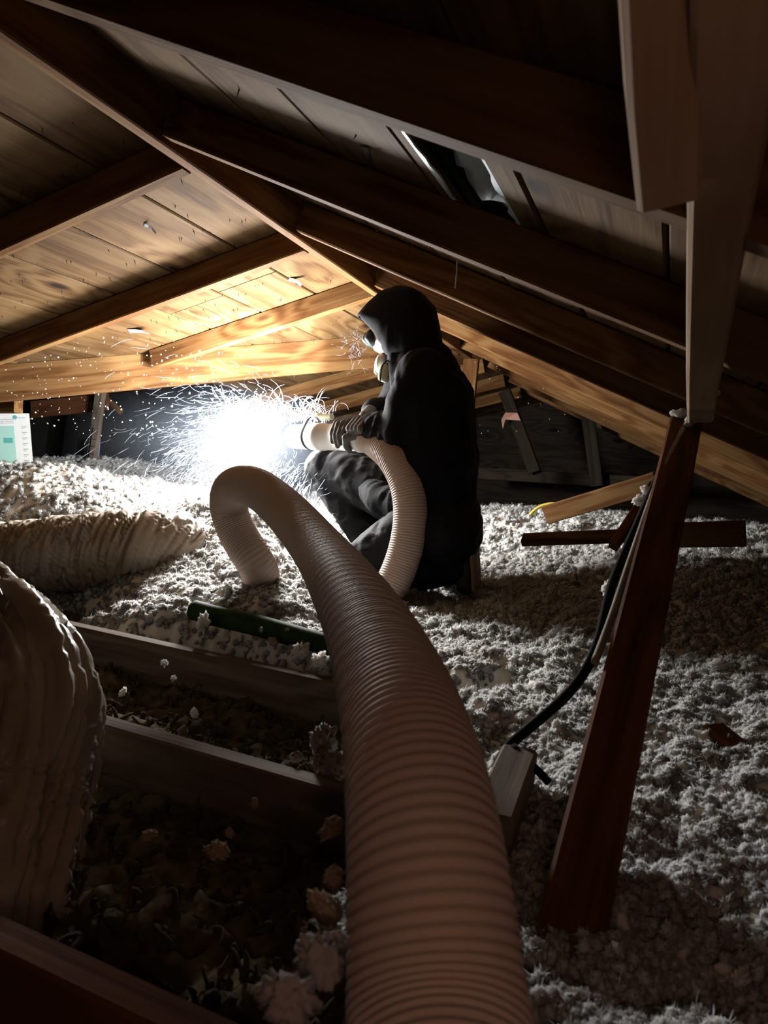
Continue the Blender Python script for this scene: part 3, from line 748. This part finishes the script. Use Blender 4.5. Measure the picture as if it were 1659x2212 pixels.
bm = bmesh.new(); bmesh.ops.create_icosphere(bm, subdivisions=4, radius=1)
me = bpy.data.meshes.new('dust_haze'); bm.to_mesh(me); bm.free()
hz_o = link('dust_haze', me, hz_m, spray, True, loc=(-1.92, 2.60, .05+CAMZ)); hz_o.scale = (.85, .38, .32); hz_o['kind'] = 'stuff'
# brown clump tumbling in the spray
v = onY(525, 872, 2.52); me = PLAIN[2].copy(); me.materials.clear(); me.materials.append(M['tuft_brown'])
o = bpy.data.objects.new('flying_clump', me); C.objects.link(o); o.location = Vector(v); o.scale = (.038, .03, .034)
tag(o, 'tan curly clump tumbling above the white spray', 'clump')

# ------------------------------------------------------------------ the man with the hose
YM = 2.32
def J(px, py, y=YM): return Vector(onY(px, py, y))
def remeshed(name, parts, voxel, mat, parent, smooth=6, noise=0.0, nscale=9.0, seed=0, post=None):
    """parts: list of chains [(Vector, radius or (rx)), ...] -> one continuous surface"""
    bm = bmesh.new()
    for ch in parts:
        for (a, ra), (b, rb) in zip(ch[:-1], ch[1:]):
            d = b-a; L = d.length
            if L < 1e-5: continue
            nst = max(2, int(L/(min(ra, rb)*.35)))
            T_ = d.normalized(); ref = Vector((0, 1, 0)) if abs(T_.y) < .9 else Vector((1, 0, 0))
            u = T_.cross(ref).normalized(); w_ = T_.cross(u)
            rings = []
            K = 5
            for k in range(K+1):
                th = math.pi/2*(1-k/K) if k < K else 0
                rings.append((a - T_*ra*math.sin(th), ra*max(.02, math.cos(th))))
            for k in range(1, nst): rings.append((a+d*(k/nst), ra+(rb-ra)*k/nst))
            for k in range(K+1):
                th = math.pi/2*k/K
                rings.append((b + T_*rb*math.sin(th), rb*max(.02, math.cos(th))))
            vs = []
            for c, r in rings: vs.append([bm.verts.new(c+u*r*math.cos(q*math.tau/16)+w_*r*math.sin(q*math.tau/16)) for q in range(16)])
            for r0, r1 in zip(vs[:-1], vs[1:]):
                for q in range(16): bm.faces.new((r0[q], r0[(q+1) % 16], r1[(q+1) % 16], r1[q]))
            bm.faces.new(vs[0][::-1]); bm.faces.new(vs[-1])
    bmesh.ops.recalc_face_normals(bm, faces=bm.faces)
    me = bpy.data.meshes.new(name); bm.to_mesh(me); bm.free()
    o = bpy.data.objects.new(name, me); C.objects.link(o)
    md = o.modifiers.new('r', 'REMESH'); md.mode = 'VOXEL'; md.voxel_size = voxel
    ms = o.modifiers.new('s', 'SMOOTH'); ms.factor = .5; ms.iterations = smooth
    dg = bpy.context.evaluated_depsgraph_get(); dg.update()
    me2 = bpy.data.meshes.new_from_object(o.evaluated_get(dg))
    bpy.data.objects.remove(o)
    if noise:
        co = np.empty(len(me2.vertices)*3); me2.vertices.foreach_get('co', co); co = co.reshape(-1, 3)
        nr = np.empty(len(me2.vertices)*3); me2.vertex_normals.foreach_get('vector', nr); nr = nr.reshape(-1, 3)
        q = co*nscale + fbm(co*nscale*.6, 2, seed)[:, None]*1.2; q[:, 2] *= .7
        co = co + nr*(noise*(1-2*np.abs(fbm(q, 3, seed))))[:, None]
        me2.vertices.foreach_set('co', co.ravel())
    me2.update(); me2.materials.clear(); me2.name = name
    return link(name, me2, mat, parent, True)

man = empty('person', (-.85, 2.32, CAMZ-.40))
tag(man, 'person in a black hooded sweatshirt kneeling and gripping the blowing hose', 'person')
yn, yf = YM-.13, YM+.13                      # near (left) and far (right) side of the body
pel_n, pel_f = J(940, 1105, yn+.03), J(932, 1100, yf-.03)
che_n, che_f = J(930, 880, yn+.0), J(922, 880, yf-.0)
sho_n, sho_f = J(915, 812, yn-.045), J(893, 812, yf+.05)
neck = J(885, 780); head = J(858, 712)
elb_n, wri_n = J(862, 930, yn-.06), None
# hands placed on the nozzle
hn_c = NZ0 + NZd*.005; hf_c = NZ0 + NZd*.11
def on_tube(c, t, ang, r):                   # point round the nozzle; ang 0 = top, +90 = towards the far side
    return Vector(c + NZd*t + r*(math.cos(ang)*Nn + math.sin(ang)*(-Bn if Bn[1] < 0 else Bn)))
D2 = math.radians
def hand(c, pal, sgn, wrist, lead):
    """chains for a gloved hand closed round the tube. pal: palm angle, sgn: finger direction, lead: +1 index finger towards the nozzle end"""
    R0 = .050
    ch = []
    for k, (ln, rr) in enumerate(((.95, .0105), (1.08, .0112), (1.0, .0108), (.8, .0095))):
        t = lead*(.030 - .0205*k)
        a0 = pal + sgn*D2(28)
        seg = [a0, a0+sgn*D2(52*ln), a0+sgn*D2(92*ln), a0+sgn*D2(125*ln)]
        ch.append([(on_tube(c, t, seg[0], R0+.020), rr*1.25), (on_tube(c, t, seg[1], R0+.014), rr*1.1), (on_tube(c, t, seg[2], R0+.010), rr), (on_tube(c, t, seg[3], R0+.008), rr*.9)])
        ch.append([(wrist.lerp(on_tube(c, t*.8, pal-sgn*D2(20), R0+.022), .55), .020), (on_tube(c, t*.95, pal-sgn*D2(8), R0+.020), .016), (on_tube(c, t, seg[0], R0+.020), rr*1.25)])
    t = lead*.045
    ch.append([(wrist.lerp(on_tube(c, lead*.02, pal-sgn*D2(30), R0+.02), .6), .019), (on_tube(c, t, pal-sgn*D2(35), R0+.018), .0145), (on_tube(c, t+lead*.016, pal-sgn*D2(62), R0+.012), .012), (on_tube(c, t+lead*.022, pal-sgn*D2(88), R0+.009), .0105)])
    ch.append([(wrist, .030), (wrist.lerp(on_tube(c, 0, pal, R0+.02), .6), .026)])
    return ch
wri_n = J(800, 930, YM-.115); wri_f = J(806, 886, YM+.10)
elb_f = J(838, 905, yf+.10)
hand_n = hand(hn_c, D2(-62), +1, wri_n, +1)
hand_f = hand(hf_c, D2(35), -1, wri_f, +1)
# legs
hip_n, knee_n, ank_n = J(955, 1125, yn+.03), J(775, 1222, yn-.0), J(985, 1222, yn+.02)
hip_f, knee_f, ank_f = J(940, 1110, yf-.03), J(702, 1012, yf+.04), J(818, 1195, yf+.05)
hx, hy = (sho_n+sho_f)/2, 0
body_parts = [[(pel_n, .105), (che_n, .11), (sho_n, .06)], [(pel_f, .105), (che_f, .11), (sho_f, .06)], [(pel_n, .11), (pel_f, .11)], [(che_n, .12), (che_f, .12)], [(sho_n, .06), (sho_f, .06)], [((pel_n+pel_f)/2, .13), ((che_n+che_f)/2, .14), (neck, .06), (head, .058)],
              [(head + Vector((.015, 0, .025)), .088), (head + Vector((-.02, 0, -.01)), .078)], [(head + Vector((-.03, 0, -.05)), .055), (head + Vector((-.06, 0, -.055)), .032)], [(head+Vector((-.085, 0, .0)), .014), (head+Vector((-.103, 0, -.02)), .013)],
              [(sho_n, .055), (elb_n, .042), (wri_n, .028)], [(sho_f, .055), (elb_f, .042), (wri_f, .028)],
              [(hip_n, .085), (knee_n, .058), (ank_n, .038)], [(hip_f, .085), (knee_f, .058), (ank_f, .038)]] + hand_n[8:] + hand_f[8:]
remeshed('body', body_parts, .011, M['skin'], man, 5)
B0 = [[(pel_n, .130), (J(943, 990, yn+.02), .132), (che_n, .128), (sho_n, .083)], [(pel_f, .125), (J(938, 990, yf-.02), .125), (che_f, .122), (sho_f, .08)],
      [(pel_n, .135), (pel_f, .13)], [(che_n, .13), (che_f, .13)], [(J(945, 990, yn), .13), (J(945, 990, yf), .13)], [(sho_n, .083), (sho_f, .08)],
      [((che_n+che_f)/2+Vector((.01, 0, .02)), .145), (J(912, 800), .115), (J(890, 775), .085)],
      [(J(938, 1050), .145), (J(938, 900), .14)],
      [(sho_n, .083), (sho_n.lerp(elb_n, .55), .074), (elb_n, .064), (elb_n.lerp(wri_n, .5), .060), (wri_n.lerp(elb_n, .10), .056)], [(sho_f, .083), (elb_f, .064), (elb_f.lerp(wri_f, .5), .054), (wri_f.lerp(elb_f, .12), .044)],
      [(J(925, 1095, yn), .09), (J(830, 1085, yn+.05), .055), (J(805, 1060, YM), .045)]]
hoodie = remeshed('sweatshirt', B0, .010, M['black'], man, 5, .011, 10.0, 3)
T0 = [[(hip_n, .125), (J(880, 1170, yn), .110), (knee_n, .078)], [(knee_n, .078), (J(880, 1235, yn+.01), .068), (ank_n, .052)], [(hip_f, .12), (J(800, 1045, yf), .094), (knee_f, .078)], [(knee_f, .078), (knee_f.lerp(ank_f, .5), .072), (ank_f, .056)],
      [(hip_n, .13), (hip_f, .13)], [(J(960, 1150, yn), .12), (J(960, 1190, YM), .10)]]
remeshed('trousers', T0, .009, M['trouser'], man, 4, .010, 11.0, 5)
for nm, ch in (('glove', hand_n), ('glove', hand_f)): remeshed(nm, ch, .0034, M['glove'], man, 3)
# boots
bt = [[(J(992, 1168, yn+.02), .046), (J(1000, 1205, yn+.02), .047), (J(1006, 1262, yn+.02), .036)], [(J(985, 1222, yn+.02), .05), (J(1000, 1190, yn+.02), .045)]]
b1 = remeshed('boot', bt, .007, M['boot'], man, 4)
bf = [[(ank_f, .05), (ank_f+Vector((-.02, 0, -.05)), .048)], [(ank_f+Vector((.03, 0, -.055)), .042), (ank_f+Vector((-.16, 0, -.075)), .034)]]
b2 = remeshed('boot', bf, .007, M['boot'], man, 4)
def sole(pts, hw, th, parent, name='sole'):
    c = catmull(np.array(pts), 6); T, _, _ = frames(c); yv = np.array([0, 1., 0]); V, F = [], []
    nrm = np.cross(T, yv); n = len(c)
    wv = np.array([hw*(.80+.25*math.sin(math.pi*min(1, max(0, (k/(n-1)*.95+.05))))) for k in range(n)])
    for sgn_, e in ((-1, 0), (1, 0), (1, th), (-1, th)): V += [c[k]+yv*sgn_*wv[k]+nrm[k]*e for k in range(n)]
    for k in range(n-1):
        for a_, b_ in ((0, 1), (1, 2), (2, 3), (3, 0)): F.append((a_*n+k, b_*n+k, b_*n+k+1, a_*n+k+1))
    F += [(0, n, 2*n, 3*n), (n-1, 4*n-1, 3*n-1, 2*n-1)]
    return link(name, mesh(name, V, F), M['sole'], parent, True)
sole([J(1006, 1150, yn+.02), J(1024, 1180, yn+.02), J(1031, 1225, yn+.02), J(1032, 1275, yn+.02)], .043, -.011, b1)
sole([np.array(ank_f)+(.07, 0, -.10), np.array(ank_f)+(-.05, 0, -.105), np.array(ank_f)+(-.19, 0, -.105)], .042, -.011, b2)
# hood
outl = [(779, 690), (800, 664), (832, 634), (870, 622), (908, 630), (936, 660), (944, 700), (950, 745), (940, 775), (890, 790), (852, 782), (842, 772), (834, 762), (812, 730)]
oc = np.array([np.array(J(*q)) for q in outl]); ctr = np.array(J(872, 708))
loop = []
for k in range(len(oc)):
    a_, b_ = oc[k], oc[(k+1) % len(oc)]
    for t in np.linspace(0, 1, 5, endpoint=False): loop.append(a_+(b_-a_)*t)
loop = np.array(loop)
for _ in range(1): loop = .25*np.roll(loop, 1, 0)+.5*loop+.25*np.roll(loop, -1, 0)
nl = len(loop); ts = np.sin(np.linspace(-np.pi/2, np.pi/2, 33)); V, F = [], []
for t in ts:
    sc1 = max(.03, (1-min(1, abs(t))**2.6)**(1/2.3))
    q = ctr+(loop-ctr)*np.array([sc1, 1, .96*sc1+.04*sc1])[None]; q = q.copy(); q[:, 1] = YM+t*.120
    V.append(q)
V = np.array(V)
wr_ = fbm(V.reshape(-1, 3)*np.array([14, 9, 7]), 3, 77).reshape(V.shape[:2])
dirn = V-np.array([ctr[0], YM, ctr[2]]); dirn /= np.linalg.norm(dirn, axis=2)[..., None]
V = V+dirn*(wr_*.009)[..., None]
front = set(range(11*5+3, 14*5))             # outline stretch along the face opening
for a_ in range(len(ts)-1):
    for k in range(nl):
        if k in front and 8 <= a_ <= len(ts)-10: continue
        F.append((a_*nl+k, a_*nl+(k+1) % nl, (a_+1)*nl+(k+1) % nl, (a_+1)*nl+k))
V = V.reshape(-1, 3)
hd = link('hood', fastmesh('hood', V, F), M['black'], man, True)
md = hd.modifiers.new('thick', 'SOLIDIFY'); md.thickness = .006; md.offset = -1
# goggles and respirator
hc = np.array(head)
def ellipsoid(name, c, r, mat, parent, rot=(0, 0, 0), sub=3, sq=1.0):
    bm = bmesh.new(); bmesh.ops.create_icosphere(bm, subdivisions=sub, radius=1)
    R_ = Matrix.Rotation(rot[1], 3, 'Y') @ Matrix.Rotation(rot[0], 3, 'X') @ Matrix.Rotation(rot[2], 3, 'Z')
    for v in bm.verts:
        p = v.co.copy(); p = Vector([math.copysign(abs(q)**sq, q) for q in p])
        v.co = R_ @ Vector((p.x*r[0], p.y*r[1], p.z*r[2])) + Vector(c)
    me = bpy.data.meshes.new(name); bm.to_mesh(me); bm.free()
    return link(name, me, mat, parent, True)
gg = ellipsoid('goggles', J(812, 733), (.026, .066, .030), M['goggleframe'], man, (0, D2(28), 0), 3, .7)
ellipsoid('lens', J(803, 735), (.022, .058, .024), M['goggle'], gg, (0, D2(28), 0), 3, .7)
rs = ellipsoid('respirator', J(827, 786), (.026, .036, .038), M['mask'], man, (0, D2(12), 0), 3, .85)
ellipsoid('filter', J(832, 806, YM-.045), (.022, .020, .032), M['filter'], rs, (0, D2(8), 0), 3, .6)
ellipsoid('filter', J(832, 806, YM+.045), (.022, .020, .032), M['filter'], rs, (0, D2(8), 0), 3, .6)
ellipsoid('valve', J(814, 800), (.010, .016, .016), M['mask'], rs, (0, 0, 0), 2)
tube_obj('drawstring', [J(838, 778, YM-.055), J(826, 790, YM-.075), J(822, 812, YM-.08), J(820, 835, YM-.08)], .0022, M['cable'], man, 8, .004)

# ------------------------------------------------------------------ struts, braces and cables on the right
tag(face_board('hanging_strut', atd(1606, -120, .35), atd(1512, 893, 1.45), .050, .040, M['strut']), 'pale wooden strut hanging down at the upper right, foot caught with white fluff', 'strut')
tag(face_board('hanging_strut', atd(1432, -160, .355), atd(1441, 405, .535), .046, .035, M['strut']), 'short pale strut cut off at its foot, left of the longer hanging strut', 'strut')
br = tag(face_board('diagonal_brace', atd(1480, 915, 1.52), atd(1180, 2240, .62), .066, .034, M['darkwood']), 'long dark reddish brace slanting from the strut foot down to the floor', 'brace')
tag(tube_obj('dusty_cable', [atd(1476, 925, 1.47), atd(1425, 1030, 1.33), atd(1372, 1180, 1.17), atd(1322, 1330, 1.04), atd(1285, 1430, .96)], .0055, M['grease'], nseg=10), 'pale dusty cable clipped along the left edge of the dark brace', 'cable')
tag(tube_obj('black_cable', [atd(1462, 935, 1.52), atd(1400, 1080, 1.34), atd(1330, 1240, 1.16), atd(1310, 1310, 1.10), atd(1288, 1400, 1.05), atd(1240, 1485, 1.03), atd(1150, 1568, 1.02), atd(1092, 1618, 1.02), atd(1060, 1690, 1.01)], .0075, M['cable'], nseg=10), 'black cable drooping from the dark brace onto the white insulation', 'cable')
tag(tube_obj('black_cable', [atd(1108, 1612, 1.0), atd(1130, 1640, .98), atd(1165, 1665, .97), atd(1185, 1690, .97)], .006, M['cable'], nseg=8), 'short black cable end crossing the cut joist block', 'cable')
tag(board('cut_block', atd(1120, 1650, 1.0), atd(1060, 1800, .80), .050, .05, (0, 0, 1), M['joist']), 'cut end of a grey wooden block between hose and brace', 'block')
tag(board('lumber_offcut', onY(1180, 1112, 2.9), onY(1420, 1040, 2.75), .03, .075, (0, -.3, 1), M['rafter']), 'brown board leaning out of the insulation behind the dark brace', 'board')
tag(board('lumber_offcut', onY(1130, 1166, 2.50), onY(1400, 1156, 2.45), .05, .03, (0, -.6, 1), M['rafter']), 'thin brown board lying flat in the insulation left of the dark brace', 'board')
tag(board('lumber_offcut', onY(1440, 1156, 2.55), onY(1610, 1152, 2.5), .04, .085, (0, 0, 1), M['rafter']), 'brown knotted board lying right of the dark brace', 'board')
tag(board('lumber_offcut', onY(1325, 1180, 2.2), onY(1412, 1050, 2.35), .03, .04, (0, -1, .3), M['redwood']), 'short slanted stick propped against the dark brace', 'stick')
tag(board('lumber_offcut', atd(1535, 1580, 1.12), atd(1740, 1750, .98), .05, .03, (0, 0, 1), M['darkwood']), 'dark board poking out of the fluff at the right edge', 'board')
tag(tube_obj('yellow_cable', [onY(1145, 1112, 3.0), onY(1162, 1096, 3.0), onY(1190, 1088, 3.0), onY(1214, 1092, 3.0), onY(1228, 1104, 3.0)], .007, M['yellow'], nseg=10), 'short arc of yellow cable poking out of the far insulation', 'cable')
# salmon tag on the stud
v0 = onY(1105, 902, 5.1)
V = np.array([[-.05, 0, .035], [.045, -.03, .035], [.075, -.03, -.02], [-.03, -.06, -.022], [-.075, 0, -.02], [-.045, -.05, -.09], [-.03, -.06, -.022]])+v0
me = mesh('salmon_tag', np.vstack([V, V+np.array([0, .02, 0])]), [(3, 2, 1, 0), (4, 5, 6, 0), (7, 8, 9, 10), (7, 13, 12, 11), (0, 1, 8, 7), (1, 2, 9, 8), (2, 3, 10, 9), (4, 11, 12, 5), (5, 12, 13, 6)])
tag(link('foam_tag', me, M['pink']), 'small folded salmon pink tag on the dark slanted stud', 'tag')
# blue plastic piece behind the far post
tag(board('plastic_strip', onY(211, 945, 4.2), onY(208, 985, 4.2), .06, .01, (0, 1, 0), M['blue']), 'bright blue plastic strip beside the thin far post', 'strip')
tag(board('dark_backing_panel', onY(60, 930, 4.5), onY(300, 918, 4.5), .012, .55, (0, 0, 1), M['felt']), 'added black panel standing for the darkness behind the thin far post', 'panel')  # dark sheet added to stand for the darkness at the far left
# marker stake fixed on the far post
st = board('depth_marker', onY(208, 925, 3.86), onY(193, 1020, 3.86), .055, .006, (0, 1, 0), M['joist']); tag(st, 'pale paper depth marker stapled on the thin far post', 'marker')
for k in range(6):
    t = k/6+.08; a_ = Vector(onY(208, 925, 3.855)).lerp(Vector(onY(193, 1020, 3.855)), t)
    board('tick', a_+Vector((-.018, -.004, 0)), a_+Vector((.018, -.004, 0)), .004, .004, (0, 0, 1), M['nail'], st, 0)

# ------------------------------------------------------------------ white card with green print
SY = 2.62
cd = empty('product_card', onY(20, 1015, SY)); tag(cd, 'white card with mint green print standing in the insulation at the left edge', 'card')
sx = np.array(onY(62, 893, SY+.04))-np.array(onY(-60, 893, SY-.12)); sz_ = np.array(onY(72, 1020, SY+.04))-np.array(onY(62, 893, SY+.04)); s0 = np.array(onY(-60, 893, SY-.12)); fn = np.cross(sx, sz_); fn /= np.linalg.norm(fn); fn = fn if fn[0] > 0 else -fn
def card_patch(name, u0, u1, v0_, v1_, mat, e, parent):
    q = [s0+sx*u+sz_*v_ for u, v_ in ((u0, v0_), (u1, v0_), (u1, v1_), (u0, v1_))]
    V = [p+fn*e for p in q]+[p+fn*(e-.0012 if parent is not cd or name != 'sheet' else e-.012) for p in q]
    F = [(3, 2, 1, 0), (4, 5, 6, 7)]+[(k, (k+1) % 4, 4+(k+1) % 4, 4+k) for k in range(4)]
    return link(name, mesh(name, V, F), mat, parent)
sheet = card_patch('sheet', 0, 1, 0, 1.15, M['card'], 0, cd)
card_patch('green_panel', .10, .72, .21, .86, M['mint'], .0015, sheet)
card_patch('teal_label', .52, .68, .415, .50, M['teal'], .003, sheet)
card_patch('teal_label', .20, .42, .415, .50, M['teal'], .003, sheet)
for k in range(3): card_patch('print_line', .10, .72, .10+.03*k, .108+.03*k, M['greyink'], .0015, sheet)
for k in range(7):
    card_patch('print_line', .855, .945, .22+.095*k, .236+.095*k, M['greyink'], .0015, sheet)
    card_patch('print_line', .86, .91, .25+.095*k, .26+.095*k, M['greyink'], .0015, sheet)
card_patch('print_line', .78, .94, .073, .080, M['teal'], .0015, sheet)
c0 = s0+sx*.745+sz_*.066
V = [c0+sx/np.linalg.norm(sx)*.011*math.cos(q)+sz_/np.linalg.norm(sz_)*.011*math.sin(q)+fn*.0015 for q in np.linspace(0, math.tau, 20, endpoint=False)]
link('logo_dot', mesh('logo_dot', V, [tuple(range(19, -1, -1))]), M['teal'], sheet)

# ------------------------------------------------------------------ roof details
# nail tips coming through the sheathing
def nails(root, zf, n, pts):
    V, F = [], []
    for (x, y) in pts:
        c = Vector((x, y, zf(x)+CAMZ))+n*(RH+.002); d = (-n+Vector((random.uniform(-.4, .4), random.uniform(-.4, .4), 0))).normalized()
        L = random.uniform(.008, .02); u = d.orthogonal().normalized(); w2 = d.cross(u); b = len(V)
        for k in range(4): V.append(c+(u*math.cos(k*math.pi/2)+w2*math.sin(k*math.pi/2))*.0017)
        V.append(c+d*L)
        F += [(b+k, b+(k+1) % 4, b+4) for k in range(4)]
    o = link('nail_tips', mesh('nail_tips', V, F), M['nail'], root); o['kind'] = 'stuff'
pts = []
for x in np.arange(-2.9, -1.2, .105):
    for y in np.arange(.9, 3.2, .16):
        if random.random() < .62:
            for _ in range(random.choice((1, 2, 2, 3))): pts.append((x+random.uniform(-.03, .03), y+random.uniform(-.04, .04)))
nails(ceil_l, zl, nL, pts)
pts = []
for x in np.arange(-1.05, .5, .12):
    for y in np.arange(.8, 2.4, .17):
        if random.random() < .5 and not (HOLE[0]-.03 < x < HOLE[1]+.03): pts.append((x+random.uniform(-.04, .04), y+random.uniform(-.05, .05)))
nails(ceil_r, zr, nR, pts)
# bent metal shingle tabs pushed through the boards
def flap(x, y, side, L, W, label, mat='metal', rz=.4):
    zf, n = (zl, nL) if side < 0 else (zr, nR)
    c = Vector((x, y, zf(x)+CAMZ))+n*(RH-.001); u = Vector((math.cos(rz), math.sin(rz), 0)); u = (u-n*u.dot(n)).normalized(); v = n.cross(u)
    V, F = [], []
    for k, (t, e) in enumerate(((0, 0), (.35, .004), (.7, .012), (1, .026))):
        for s_ in (-1, 1):
            p = c+u*(t-.5)*L+v*s_*W*(.5-.12*k*(s_ > 0))-n*e
            V += [p, p-n*.0015]
    for k in range(3):
        b = k*4; F += [(b, b+4, b+6, b+2), (b+1, b+3, b+7, b+5), (b, b+1, b+5, b+4), (b+2, b+6, b+7, b+3)]
    F += [(0, 2, 3, 1), (12, 13, 15, 14)]
    tag(link('metal_tab', mesh('metal_tab', V, F), M[mat]), label, 'metal tab', 'bent tabs under the roof boards')
flap(-2.138, 2.35, -1, .085, .05, 'bright bent metal tab on the lit boards above the diagonal beam', rz=.5)
flap(-1.417, 2.386, -1, .045, .03, 'small bent metal tab on the swirly board near the ridge', rz=.8)
flap(-1.526, 1.70, -1, .03, .02, 'tiny metal tab in a knot of the grey lit boards', rz=.8)
flap(-.602, 1.165, 1, .03, .022, 'small black patch on the boards left of the torn hole', 'felt', rz=1.2)
# torn hole in the right slope: white sheet behind it
def rp(x, y, e): c = Vector((x, y, zr(x)+CAMZ))+nR*(RH+.019+e); return np.array(c)
V, F = [], []
gxs, gys = np.linspace(-.455, -.335, 9), np.linspace(1.06, 1.42, 12)
for x in gxs:
    for y in gys:
        V.append(rp(x, y, .055+.03*math.sin((x+.4)*20)+.02*float(vnoise(np.array([x*30, y*22, 0.]), 5))-.03*(y-1.1)))
for a_ in range(8):
    for b_ in range(11):
        if (a_ < 2 and b_ > 7) : continue
        F.append((a_*12+b_, a_*12+b_+1, (a_+1)*12+b_+1, (a_+1)*12+b_))
o = link('torn_sheet', mesh('torn_sheet', V, F), M['whiteplastic'], None, True); o.modifiers.new('t', 'SOLIDIFY').thickness = .002
tag(o, 'torn bluish white sheet showing through the hole in the roof boards', 'sheet')
tag(board('roof_cap', rp(-.41, .9, .17), rp(-.41, 1.55, .17), .30, .01, nR, M['felt']), 'black roofing above the torn hole in the boards', 'roofing')
# splintered pale rims of the hole
for k, (xa, ya, yb) in enumerate(((-.476, 1.0, 1.42), (-.338, 1.0, 1.42))):
    V, F = [], []
    m = 14
    for q in range(m):
        y = ya+(yb-ya)*q/(m-1); wv = .004+.010*random.random(); sg = 1 if k == 0 else -1
        for e in (-.0195, -.016): V += [rp(xa, y, e), rp(xa+sg*wv, y, e)]
    for q in range(m-1):
        b = q*4; F += [(b, b+4, b+5, b+1), (b+2, b+3, b+7, b+6), (b+1, b+5, b+7, b+3), (b, b+2, b+6, b+4)]
    link('splinter_rim', mesh('splinter_rim', V, F), M['whiteplastic'], ceil_r)
# hanging strip and wisp
tag(tube_obj('hanging_wisp', [onY(988, 563, 1.5), onY(987, 590, 1.5), onY(984, 622, 1.5)], .0016, M['grease'], nseg=6), 'thin wisp hanging from the splintery rafter above the head', 'wisp')
